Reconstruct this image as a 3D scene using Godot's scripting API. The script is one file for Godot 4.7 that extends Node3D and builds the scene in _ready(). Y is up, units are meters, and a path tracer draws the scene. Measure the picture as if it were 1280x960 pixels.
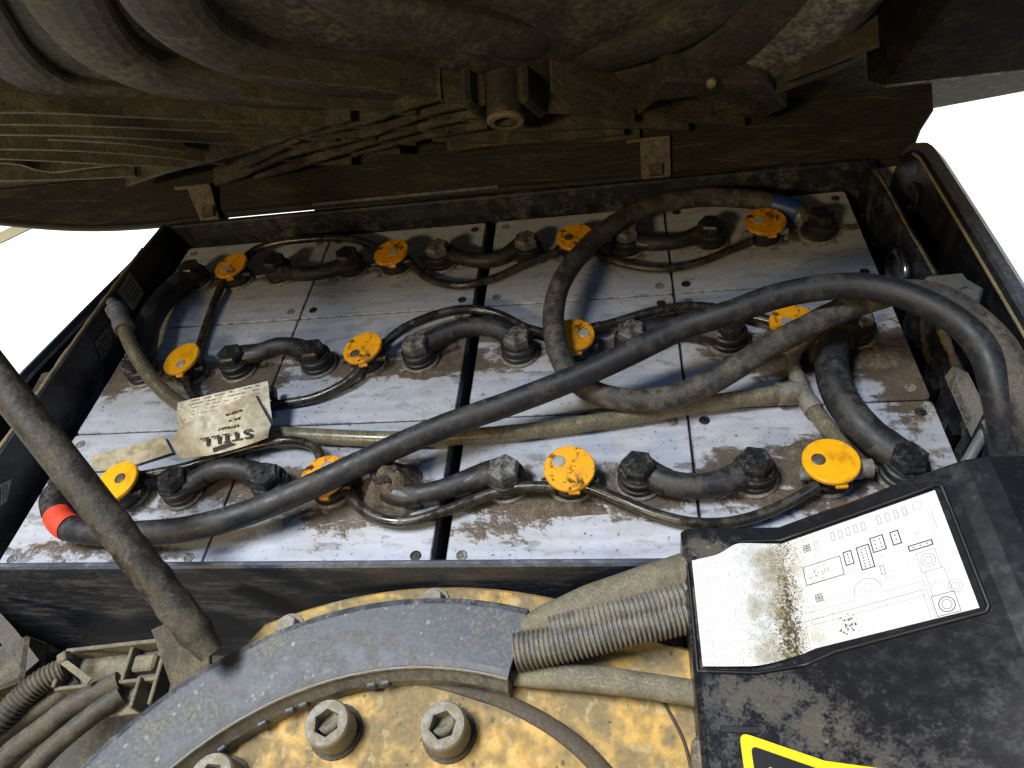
extends Node3D
# The open battery compartment of a lift truck, seen from above its front edge.
# Metres; x runs along the battery, y up, z towards the driver. y = 0 is the top of the cell lids.

const CELL_W := 0.198      # cell pitch along x
const CELL_D := 0.1525     # cell pitch along z
const MID_GAP := 0.011     # gap between second and third column
const POLE := 0.0545       # pole centres left and right of the filler cap

var M := {}                # materials by name
var used := {}


# ---------------------------------------------------------------- mesh builder
class MB:
	var P := PackedVector3Array()
	var U := PackedVector2Array()
	var G := PackedInt32Array()

	func tri(a: Vector3, b: Vector3, c: Vector3, g := -1, ua := Vector2.ZERO, ub := Vector2.ZERO, uc := Vector2.ZERO) -> void:
		P.append(a); P.append(b); P.append(c)
		U.append(ua); U.append(ub); U.append(uc)
		G.append(g)

	func quad(a: Vector3, b: Vector3, c: Vector3, d: Vector3, g := -1, ua := Vector2.ZERO, ub := Vector2.ZERO, uc := Vector2.ZERO, ud := Vector2.ZERO) -> void:
		tri(a, b, c, g, ua, ub, uc)
		tri(a, c, d, g, ua, uc, ud)

	func flip(i: int) -> void:
		var p := P[i * 3 + 1]; P[i * 3 + 1] = P[i * 3 + 2]; P[i * 3 + 2] = p
		var u := U[i * 3 + 1]; U[i * 3 + 1] = U[i * 3 + 2]; U[i * 3 + 2] = u

	# outward = counterclockwise here; commit() turns to Godot's clockwise order
	func orient(first: int) -> void:
		var vol := 0.0
		var o := P[first * 3]
		for i in range(first, G.size()):
			vol += (P[i * 3] - o).dot((P[i * 3 + 1] - o).cross(P[i * 3 + 2] - o))
		if vol < 0.0:
			for i in range(first, G.size()):
				flip(i)

	func orient_convex(first: int) -> void:
		var c := Vector3.ZERO
		for i in range(first * 3, P.size()):
			c += P[i]
		c /= float(P.size() - first * 3)
		for i in range(first, G.size()):
			var a := P[i * 3]
			if (P[i * 3 + 1] - a).cross(P[i * 3 + 2] - a).dot(a - c) < 0.0:
				flip(i)

	# chamfered box
	func box(size: Vector3, xf := Transform3D(), bevel := 0.001) -> MB:
		var first := G.size()
		var h := size / 2.0
		var b: float = minf(bevel, minf(h.x, minf(h.y, h.z)) * 0.9)
		var v := {}
		for sx in [-1, 1]:
			for sy in [-1, 1]:
				for sz in [-1, 1]:
					var k := Vector3(sx, sy, sz)
					v[[k, 0]] = xf * (Vector3(h.x, h.y - b, h.z - b) * k)
					v[[k, 1]] = xf * (Vector3(h.x - b, h.y, h.z - b) * k)
					v[[k, 2]] = xf * (Vector3(h.x - b, h.y - b, h.z) * k)
					tri(v[[k, 0]], v[[k, 1]], v[[k, 2]])
		for ax in 3:
			var e1 := (ax + 1) % 3
			var e2 := (ax + 2) % 3
			for s in [-1, 1]:
				var q := []
				for w in [[-1, -1], [1, -1], [1, 1], [-1, 1]]:
					var k := Vector3.ZERO
					k[ax] = s; k[e1] = w[0]; k[e2] = w[1]
					q.append(v[[k, ax]])
				quad(q[0], q[1], q[2], q[3])
			for s1 in [-1, 1]:
				for s2 in [-1, 1]:
					var k0 := Vector3.ZERO
					k0[ax] = -1; k0[e1] = s1; k0[e2] = s2
					var k1 := k0
					k1[ax] = 1
					quad(v[[k0, e1]], v[[k1, e1]], v[[k1, e2]], v[[k0, e2]])
		orient_convex(first)
		return self

	# profile of (radius, height) turned round y; sides smooth round, sharp along the profile unless soft
	func lathe(prof: Array, segs: int, xf := Transform3D(), soft := false, flat := false, turn := 0.0) -> MB:
		var first := G.size()
		for j in prof.size() - 1:
			var g: int = -1 if flat else (1 if soft else 10 + j)
			for i in segs:
				var a0 := TAU * i / segs + turn
				var a1 := TAU * (i + 1) / segs + turn
				var p0: Vector2 = prof[j]
				var p1: Vector2 = prof[j + 1]
				var A := xf * Vector3(cos(a0) * p0.x, p0.y, sin(a0) * p0.x)
				var B := xf * Vector3(cos(a1) * p0.x, p0.y, sin(a1) * p0.x)
				var C := xf * Vector3(cos(a1) * p1.x, p1.y, sin(a1) * p1.x)
				var D := xf * Vector3(cos(a0) * p1.x, p1.y, sin(a0) * p1.x)
				if p0.x < 1e-6:
					tri(A, C, D, g)
				elif p1.x < 1e-6:
					tri(A, B, C, g)
				else:
					quad(A, B, C, D, g)
		orient(first)
		return self

	# prism over a polygon in the (x, z) plane of xf, from y = h0 to y = h1, top edge chamfered
	func prism(poly: PackedVector2Array, h0: float, h1: float, xf := Transform3D(), bevel := 0.0, uvs := Vector4(0, 0, 0, 0)) -> MB:
		var first := G.size()
		var n := poly.size()
		var area := 0.0
		for i in n:
			area += poly[i].cross(poly[(i + 1) % n])
		if area < 0.0:
			poly = poly.duplicate()
			poly.reverse()
		var inner := PackedVector2Array()
		for i in n:
			var d0 := (poly[i] - poly[(i + n - 1) % n]).normalized()
			var d1 := (poly[(i + 1) % n] - poly[i]).normalized()
			var m := (Vector2(-d0.y, d0.x) + Vector2(-d1.y, d1.x))
			m = m.normalized() / maxf(0.5, m.length() / 2.0)
			inner.append(poly[i] + m * bevel)
		var t := Geometry2D.triangulate_polygon(inner if bevel > 0.0 else poly)
		var top := inner if bevel > 0.0 else poly
		for i in range(0, t.size(), 3):
			var a := top[t[i]]
			var b := top[t[i + 1]]
			var c := top[t[i + 2]]
			if (b - a).cross(c - a) < 0.0:
				var sw := b; b = c; c = sw
			var ua := Vector2(a.x * uvs.x + uvs.z, a.y * uvs.y + uvs.w)
			var ub := Vector2(b.x * uvs.x + uvs.z, b.y * uvs.y + uvs.w)
			var uc := Vector2(c.x * uvs.x + uvs.z, c.y * uvs.y + uvs.w)
			tri(xf * Vector3(a.x, h1, a.y), xf * Vector3(b.x, h1, b.y), xf * Vector3(c.x, h1, c.y), -1, ua, ub, uc)
		t = Geometry2D.triangulate_polygon(poly)
		for i in range(0, t.size(), 3):
			var a := poly[t[i]]
			var b := poly[t[i + 1]]
			var c := poly[t[i + 2]]
			if (b - a).cross(c - a) < 0.0:
				var sw := b; b = c; c = sw
			tri(xf * Vector3(a.x, h0, a.y), xf * Vector3(c.x, h0, c.y), xf * Vector3(b.x, h0, b.y))
		var hb := h1 - signf(h1 - h0) * bevel
		for i in n:
			var k := (i + 1) % n
			var ui := Vector2(poly[i].x * uvs.x + uvs.z, poly[i].y * uvs.y + uvs.w)
			var uk := Vector2(poly[k].x * uvs.x + uvs.z, poly[k].y * uvs.y + uvs.w)
			quad(xf * Vector3(poly[i].x, h0, poly[i].y), xf * Vector3(poly[k].x, h0, poly[k].y), xf * Vector3(poly[k].x, hb, poly[k].y), xf * Vector3(poly[i].x, hb, poly[i].y), -1, ui, uk, uk, ui)
			if bevel > 0.0:
				quad(xf * Vector3(poly[i].x, hb, poly[i].y), xf * Vector3(poly[k].x, hb, poly[k].y), xf * Vector3(inner[k].x, h1, inner[k].y), xf * Vector3(inner[i].x, h1, inner[i].y), -1, ui, uk, uk, ui)
		# winding is consistent: signed volume decides
		orient(first)
		return self

	# round tube along points with a radius for each point; squash flattens it vertically
	func tube(pts: PackedVector3Array, radii: PackedFloat32Array, sides := 12, squash := 1.0) -> MB:
		var first := G.size()
		var n := pts.size()
		var rings := []
		var t0 := (pts[1] - pts[0]).normalized()
		var up := Vector3.UP if absf(t0.y) < 0.9 else Vector3.RIGHT
		var side := t0.cross(up).normalized()
		var along := PackedFloat32Array()
		var run := 0.0
		for i in n:
			var t := (pts[mini(i + 1, n - 1)] - pts[maxi(i - 1, 0)]).normalized()
			side = (side - t * side.dot(t)).normalized()
			var up2 := side.cross(t).normalized()
			var ring := PackedVector3Array()
			for k in sides:
				var a := TAU * k / sides
				ring.append(pts[i] + (side * cos(a) + up2 * sin(a) * squash) * radii[i])
			rings.append(ring)
			if i > 0:
				run += pts[i].distance_to(pts[i - 1])
			along.append(run)
		for i in n - 1:
			for k in sides:
				var k2 := (k + 1) % sides
				var u0 := float(k) / sides
				var u1 := float(k + 1) / sides
				quad(rings[i][k], rings[i][k2], rings[i + 1][k2], rings[i + 1][k], 1, Vector2(u0, along[i]), Vector2(u1, along[i]), Vector2(u1, along[i + 1]), Vector2(u0, along[i + 1]))
		for e in [0, n - 1]:
			for k in sides:
				var k2 := (k + 1) % sides
				if e == 0:
					tri(pts[0], rings[0][k2], rings[0][k], 2)
				else:
					tri(pts[e], rings[e][k], rings[e][k2], 2)
		orient(first)
		return self

	# closed profile (side, up) swept along points with a fixed up direction
	func sweep(pts: PackedVector3Array, prof: PackedVector2Array, up := Vector3.UP, closed_ends := true) -> MB:
		var first := G.size()
		var n := pts.size()
		var m := prof.size()
		var rings := []
		for i in n:
			var t := (pts[mini(i + 1, n - 1)] - pts[maxi(i - 1, 0)]).normalized()
			var side := t.cross(up).normalized()
			var u2 := side.cross(t).normalized()
			var ring := PackedVector3Array()
			for k in m:
				ring.append(pts[i] + side * prof[k].x + u2 * prof[k].y)
			rings.append(ring)
		for i in n - 1:
			for k in m:
				var k2 := (k + 1) % m
				quad(rings[i][k], rings[i][k2], rings[i + 1][k2], rings[i + 1][k], 20 + k)
		if closed_ends:
			var t := Geometry2D.triangulate_polygon(prof)
			for i in range(0, t.size(), 3):
				var a := t[i]
				var b := t[i + 1]
				var c := t[i + 2]
				var ccw := (prof[b] - prof[a]).cross(prof[c] - prof[a])
				var whole := 0.0
				for k in m:
					whole += prof[k].cross(prof[(k + 1) % m])
				if ccw * whole < 0.0:
					var sw := b; b = c; c = sw
				tri(rings[0][a], rings[0][c], rings[0][b])
				tri(rings[n - 1][a], rings[n - 1][b], rings[n - 1][c])
		orient(first)
		return self

	# sheet over (0..1, 0..1) given by f, thickened by off
	func sheet(f: Callable, off: Vector3, nx: int, ny: int, g := 1) -> MB:
		var first := G.size()
		var A := []
		for j in ny + 1:
			var row := PackedVector3Array()
			for i in nx + 1:
				row.append(f.call(float(i) / nx, float(j) / ny))
			A.append(row)
		for j in ny:
			for i in nx:
				var a: Vector3 = A[j][i]
				var b: Vector3 = A[j][i + 1]
				var c: Vector3 = A[j + 1][i + 1]
				var d: Vector3 = A[j + 1][i]
				var u0 := float(i) / nx
				var u1 := float(i + 1) / nx
				var v0 := float(j) / ny
				var v1 := float(j + 1) / ny
				quad(a, b, c, d, g, Vector2(u0, v0), Vector2(u1, v0), Vector2(u1, v1), Vector2(u0, v1))
				quad(a + off, d + off, c + off, b + off, g + 1 if g >= 0 else -1, Vector2(u0, v0), Vector2(u0, v1), Vector2(u1, v1), Vector2(u1, v0))
		for i in nx:
			var u0 := Vector2(float(i) / nx, 0)
			quad(A[0][i + 1], A[0][i], A[0][i] + off, A[0][i + 1] + off, -1, u0, u0, u0, u0)
			quad(A[ny][i], A[ny][i + 1], A[ny][i + 1] + off, A[ny][i] + off, -1, u0, u0, u0, u0)
		for j in ny:
			quad(A[j][0], A[j + 1][0], A[j + 1][0] + off, A[j][0] + off)
			quad(A[j + 1][nx], A[j][nx], A[j][nx] + off, A[j + 1][nx] + off)
		orient(first)
		return self

	func commit() -> ArrayMesh:
		var st := SurfaceTool.new()
		st.begin(Mesh.PRIMITIVE_TRIANGLES)
		for i in G.size():
			var a := P[i * 3]
			var b := P[i * 3 + 1]
			var c := P[i * 3 + 2]
			if (b - a).cross(c - a).length_squared() < 1e-18:
				continue
			st.set_smooth_group(G[i])
			for k in [0, 2, 1]:
				st.set_uv(U[i * 3 + k])
				st.add_vertex(P[i * 3 + k])
		st.generate_normals()
		return st.commit()


# ---------------------------------------------------------------- naming helpers
func numbered(called: String, parent: Node) -> String:
	var key := "%d/%s" % [parent.get_instance_id(), called]
	var n: int = used.get(key, -1) + 1
	used[key] = n
	return called if n == 0 else "%s_%03d" % [called, n]


func tag(o: Node3D, label: String, category: String, group := "") -> Node3D:
	o.set_meta("label", label)
	o.set_meta("category", category)
	if group != "":
		o.set_meta("group", group)
	return o


func thing(called: String, label: String, category: String, at := Vector3.ZERO, group := "") -> Node3D:
	var o := Node3D.new()
	o.name = numbered(called, self)
	o.position = at
	add_child(o, true)
	return tag(o, label, category, group)


func mesh(called: String, shape: ArrayMesh, mat: Material, parent: Node3D = self, at := Vector3.ZERO) -> MeshInstance3D:
	var o := MeshInstance3D.new()
	o.name = numbered(called, parent)
	o.mesh = shape
	o.material_override = mat
	o.position = at
	parent.add_child(o, true)
	return o


func part(called: String, mb: MB, mat: Material, parent: Node3D = self, at := Vector3.ZERO) -> MeshInstance3D:
	return mesh(called, mb.commit(), mat, parent, at)


func copy_of(root: Node3D, label: String, at: Vector3) -> Node3D:
	var o: Node3D = root.duplicate()
	o.name = numbered(String(root.name).get_slice("_00", 0), self)
	add_child(o, true)
	o.position = at
	o.set_meta("label", label)
	return o


# Catmull-Rom through the points
func spline(p: Array, per := 8) -> PackedVector3Array:
	var out := PackedVector3Array()
	var n := p.size()
	for i in n - 1:
		var a: Vector3 = p[maxi(i - 1, 0)]
		var b: Vector3 = p[i]
		var c: Vector3 = p[i + 1]
		var d: Vector3 = p[mini(i + 2, n - 1)]
		for k in per:
			out.append(b.cubic_interpolate(c, a, d, float(k) / per))
	out.append(p[n - 1])
	return out


func same(n: int, r: float) -> PackedFloat32Array:
	var out := PackedFloat32Array()
	out.resize(n)
	out.fill(r)
	return out


# radii given at the ends of equal stretches
func radii(n: int, keys: Array) -> PackedFloat32Array:
	var out := PackedFloat32Array()
	for i in n:
		var f := float(i) / (n - 1) * (keys.size() - 1)
		var k := mini(int(f), keys.size() - 2)
		out.append(lerpf(keys[k], keys[k + 1], smoothstep(0.0, 1.0, f - k)))
	return out


func hose(p: Array, r: float, per := 8, sides := 14) -> MB:
	var s := spline(p, per)
	return MB.new().tube(s, same(s.size(), r), sides)


func v2(a: Array) -> PackedVector2Array:
	var out := PackedVector2Array()
	for i in range(0, a.size(), 2):
		out.append(Vector2(a[i], a[i + 1]))
	return out


func col_x(c: int) -> float:
	return (c - 1.5) * CELL_W + (-MID_GAP / 2.0 if c < 2 else MID_GAP / 2.0)


func row_z(r: int) -> float:   # row 0 is the front one
	return -(r + 0.5) * CELL_D


# ---------------------------------------------------------------- textures and materials
func noise_map(seed_: int, freq: float, ramp: Array, size := 512, kind := FastNoiseLite.TYPE_SIMPLEX_SMOOTH, octaves := 5, normalize := true) -> NoiseTexture2D:
	var n := FastNoiseLite.new()
	n.seed = seed_
	n.noise_type = kind
	n.frequency = freq
	n.fractal_octaves = octaves
	n.fractal_gain = 0.55
	var g := Gradient.new()
	var off := PackedFloat32Array()
	var cols := PackedColorArray()
	for i in range(0, ramp.size(), 2):
		off.append(ramp[i])
		cols.append(ramp[i + 1])
	g.offsets = off
	g.colors = cols
	var t := NoiseTexture2D.new()
	t.width = size
	t.height = size
	t.seamless = true
	t.normalize = normalize
	t.noise = n
	t.color_ramp = g
	return t


func grey(v: float) -> Color:
	return Color(v, v, v)


# shared seamless layers, each TEX by TEX bytes: patches, mottling, grain, specks, scratches
const TEX := 512
var layers := []
var seeds := 100


func seamless(seed_: int, freq: float, octaves: int, kind := FastNoiseLite.TYPE_SIMPLEX_SMOOTH) -> PackedByteArray:
	var n := FastNoiseLite.new()
	n.seed = seed_
	n.noise_type = kind
	n.frequency = freq
	n.fractal_octaves = octaves
	n.fractal_gain = 0.58
	var im := n.get_seamless_image(TEX, TEX, false, false, 0.3, true)
	im.convert(Image.FORMAT_L8)
	# stretch: mid greys apart
	var lut := PackedByteArray()
	for i in 256:
		lut.append(clampi(int((i / 255.0 - 0.5) * 1.75 * 255.0 + 127.5), 0, 255))
	var d := im.get_data()
	for i in d.size():
		d[i] = lut[d[i]]
	return d


func make_layers() -> void:
	layers = [seamless(1, 0.007, 6), seamless(2, 0.025, 5), seamless(3, 0.11, 3)]
	var rng := RandomNumberGenerator.new()
	rng.seed = 31
	var specks := PackedByteArray()
	specks.resize(TEX * TEX)
	var cluster: PackedByteArray = layers[0]
	for k in 3400:
		var x := rng.randf() * TEX
		var y := rng.randf() * TEX
		if rng.randf() > 0.25 + 1.2 * (cluster[int(y) * TEX + int(x)] / 255.0 - 0.3):
			continue
		var r := 0.5 + 2.6 * pow(rng.randf(), 5.0)
		var strength := rng.randf_range(0.3, 1.0)
		var lean := rng.randf_range(0.6, 1.5)
		for j in range(int(y - r * lean - 1), int(y + r * lean + 2)):
			for i in range(int(x - r - 1), int(x + r + 2)):
				var d := Vector2(i - x, (j - y) / lean).length()
				var a := clampf(r + 0.5 - d, 0.0, 1.0) * strength
				var at := posmod(j, TEX) * TEX + posmod(i, TEX)
				specks[at] = maxi(specks[at], int(a * 255))
	layers.append(specks)
	var scratches := PackedByteArray()
	scratches.resize(TEX * TEX)
	for k in 150:
		var p := Vector2(rng.randf() * TEX, rng.randf() * TEX)
		var a := rng.randfn(0.3, 0.5)
		var bend := rng.randfn(0.0, 0.0018)
		var n := int(rng.randf_range(10, 110))
		var strength := rng.randf_range(0.2, 1.0)
		for i in n:
			var at := posmod(int(p.y), TEX) * TEX + posmod(int(p.x), TEX)
			var f := strength * sin(PI * i / n)
			scratches[at] = maxi(scratches[at], int(f * 255))
			p += Vector2(cos(a), sin(a))
			a += bend
	layers.append(scratches)


# a surface mottled from colour a to b under dust in patches (share 0..1), with specks and scratches;
# size is the width of one repeat in metres, rough the roughness of the clean and of the dusty places
func grimy(called: String, a: Color, b: Color, dust: Color, share: float, size: float, rough: Vector2, specks := 0.0, relief := 0.0, speck_color := Color(0.5, 0.48, 0.42), scratch := 0.0, stain := Color(0, 0, 0, 0), grain := 0.3) -> StandardMaterial3D:
	seeds += 7
	var m := StandardMaterial3D.new()
	m.resource_name = called
	var L0: PackedByteArray = layers[0]
	var L1: PackedByteArray = layers[1]
	var L2: PackedByteArray = layers[2]
	var L3: PackedByteArray = layers[3]
	var L4: PackedByteArray = layers[4]
	var mask := TEX * TEX - 1
	var o0 := (seeds * 7919 * 13) & mask
	var o1 := (seeds * 104729 * 5) & mask
	var o2 := (seeds * 1299709 * 3) & mask
	var rgb := PackedByteArray()
	rgb.resize(TEX * TEX * 3)
	var rr := PackedByteArray()
	rr.resize(TEX * TEX)
	var lo := 1.0 - share - 0.17
	var stained := stain.a > 0.0
	var sharp := 4.5 if stain.a > 0.85 else 1.9
	var soften := 0.0 if stain.a > 0.85 else 0.08
	var ar := a.r * 255.0
	var ag := a.g * 255.0
	var ab := a.b * 255.0
	var er := (b.r - a.r) * 255.0
	var eg := (b.g - a.g) * 255.0
	var eb := (b.b - a.b) * 255.0
	var dr := dust.r * 255.0
	var dg := dust.g * 255.0
	var db := dust.b * 255.0
	var sr := speck_color.r * 255.0
	var sg := speck_color.g * 255.0
	var sb := speck_color.b * 255.0
	for i in TEX * TEX:
		var c0 := L0[(i + o0) & mask] / 255.0
		var c1 := L1[(i + o1) & mask] / 255.0
		var c2 := L2[(i + o2) & mask] / 255.0
		var g := 1.0 - grain * 0.5 + grain * c2
		var R := (ar + er * c1) * g
		var G := (ag + eg * c1) * g
		var B := (ab + eb * c1) * g
		var d := clampf((c0 * 0.52 + c1 * 0.36 + c2 * 0.18 - lo) * 2.4, 0.0, 1.0)
		if stained:
			var e := clampf((L0[(i + o1) & mask] / 255.0 * 0.5 + L1[(i + o2) & mask] / 255.0 * 0.4 + c2 * 0.18 - 0.60 + soften) * sharp, 0.0, 1.0) * stain.a
			R += (stain.r * 255.0 - R) * e
			G += (stain.g * 255.0 - G) * e
			B += (stain.b * 255.0 - B) * e
		var k := d * 0.85
		R += (dr * g - R) * k
		G += (dg * g - G) * k
		B += (db * g - B) * k
		if specks > 0.0:
			k = L3[(i + o2) & mask] / 255.0 * specks
			R += (sr - R) * k
			G += (sg - G) * k
			B += (sb - B) * k
		if scratch > 0.0:
			k = L4[(i + o1) & mask] * scratch
			R += k
			G += k
			B += k
		rgb[i * 3] = clampi(int(R), 0, 255)
		rgb[i * 3 + 1] = clampi(int(G), 0, 255)
		rgb[i * 3 + 2] = clampi(int(B), 0, 255)
		rr[i] = int((rough.x + (rough.y - rough.x) * clampf(d * 0.8 + c1 * 0.35, 0.0, 1.0)) * 255.0)
	m.albedo_texture = ImageTexture.create_from_image(Image.create_from_data(TEX, TEX, false, Image.FORMAT_RGB8, rgb))
	m.roughness_texture = ImageTexture.create_from_image(Image.create_from_data(TEX, TEX, false, Image.FORMAT_L8, rr))
	m.roughness = 1.0
	m.uv1_triplanar = true
	m.uv1_scale = Vector3.ONE / size
	m.uv1_offset = Vector3(0.37, 0.11, 0.73) * float(seeds % 13)
	if relief > 0.0:
		m.heightmap_enabled = true
		m.heightmap_texture = M.bump_map
		m.heightmap_scale = relief
	return m


# dark pits and pale chips over a copy-free extra layer
func pitted(m: StandardMaterial3D) -> StandardMaterial3D:
	var data := PackedByteArray()
	data.resize(TEX * TEX * 4)
	var L3: PackedByteArray = layers[3]
	var L1: PackedByteArray = layers[1]
	for i in TEX * TEX:
		var pit: int = L3[(i * 3 + (i / TEX) * 97) % (TEX * TEX)] if false else L3[(i + 77777) % (TEX * TEX)]
		var chip := clampi((L1[(i + 31111) % (TEX * TEX)] - 205) * 8, 0, 190)
		data[i * 4] = 40 if pit > chip else 190
		data[i * 4 + 1] = 32 if pit > chip else 172
		data[i * 4 + 2] = 22 if pit > chip else 128
		data[i * 4 + 3] = maxi(pit * 3 / 4, chip / 2)
	m.detail_enabled = true
	m.detail_blend_mode = BaseMaterial3D.BLEND_MODE_MIX
	m.detail_albedo = ImageTexture.create_from_image(Image.create_from_data(TEX, TEX, false, Image.FORMAT_RGBA8, data))
	m.detail_uv_layer = BaseMaterial3D.DETAIL_UV_1
	return m


# top of the control box: black plastic with dust that lies where it was carried to (x from 0.18, z from -0.03, 0.32 m wide)
func cover_texture() -> Array:
	var n := 768
	var big := noise_bytes(51, n, n, 0.010, 5)
	var mid := noise_bytes(52, n, n, 0.035, 5)
	var grain := noise_bytes(53, n, n, 0.16, 3)
	var rgb := PackedByteArray()
	rgb.resize(n * n * 3)
	var rough := PackedByteArray()
	rough.resize(n * n)
	var L3: PackedByteArray = layers[3]
	var L4: PackedByteArray = layers[4]
	var heaps := [[0.205, 0.000, 0.022, 0.010, 1.1], [0.225, 0.100, 0.035, 0.018, 0.95], [0.250, 0.118, 0.022, 0.022, 0.9], [0.205, 0.098, 0.02, 0.012, 0.7], [0.262, 0.145, 0.03, 0.03, 0.8], [0.19, 0.05, 0.006, 0.05, 0.7], [0.30, 0.14, 0.06, 0.04, 0.35], [0.2, 0.13, 0.02, 0.03, 0.5]]
	for j in n:
		var z := (j + 0.5) / n * 0.32 - 0.03
		for i in n:
			var x := (i + 0.5) / n * 0.32 + 0.18
			var at := j * n + i
			var d := 0.0
			for q in heaps:
				var dx: float = (x - q[0]) / q[2]
				var dz: float = (z - q[1]) / q[3]
				var e := dx * dx + dz * dz
				if e < 6.0:
					d = maxf(d, q[4] * exp(-e * 0.7))
			var b := big[at] / 255.0
			var m := mid[at] / 255.0
			var g := grain[at] / 255.0
			var v := clampf((d * 0.8 + (b - 0.5) * 0.8 + (m - 0.5) * 1.1 + (g - 0.5) * 0.9 - 0.14) * 1.5, 0.0, 1.0)
			v = v * minf(0.8, 0.02 + d * 1.0)
			v = maxf(v, clampf((b * 0.5 + m * 0.5 - 0.62) * 3.0, 0.0, 0.07))
			var sp: float = L3[(j % TEX) * TEX + i % TEX] / 255.0 * (0.13 + 0.5 * minf(d, 1.0))
			var sc: float = L4[((j + 200) % TEX) * TEX + (i + 90) % TEX] / 255.0 * 0.10
			var k := 0.92 + 0.16 * g
			rgb[at * 3] = clampi(int((lerpf(lerpf(0.088, 0.40, v * 0.8), 0.52, sp) * k + sc) * 255), 0, 255)
			rgb[at * 3 + 1] = clampi(int((lerpf(lerpf(0.090, 0.37, v * 0.8), 0.50, sp) * k + sc) * 255), 0, 255)
			rgb[at * 3 + 2] = clampi(int((lerpf(lerpf(0.105, 0.295, v * 0.8), 0.44, sp) * k + sc) * 255), 0, 255)
			rough[at] = clampi(int((0.27 + 0.55 * v + 0.12 * (m - 0.3)) * 255), 0, 255)
	return [ImageTexture.create_from_image(Image.create_from_data(n, n, false, Image.FORMAT_RGB8, rgb)), ImageTexture.create_from_image(Image.create_from_data(n, n, false, Image.FORMAT_L8, rough))]


func plain(called: String, c: Color, rough: float, metal := 0.0) -> StandardMaterial3D:
	var m := StandardMaterial3D.new()
	m.resource_name = called
	m.albedo_color = c
	m.roughness = rough
	m.metallic = metal
	return m


func noise_bytes(seed_: int, w: int, h: int, freq: float, octaves := 4, kind := FastNoiseLite.TYPE_SIMPLEX_SMOOTH, sx := 1.0) -> PackedByteArray:
	var n := FastNoiseLite.new()
	n.seed = seed_
	n.noise_type = kind
	n.frequency = freq
	n.fractal_octaves = octaves
	n.fractal_gain = 0.55
	var im := n.get_image(int(w / sx), h, false, false, true)
	if sx != 1.0:
		im.resize(w, h, Image.INTERPOLATE_CUBIC)
	im.convert(Image.FORMAT_L8)
	return im.get_data()


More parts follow.
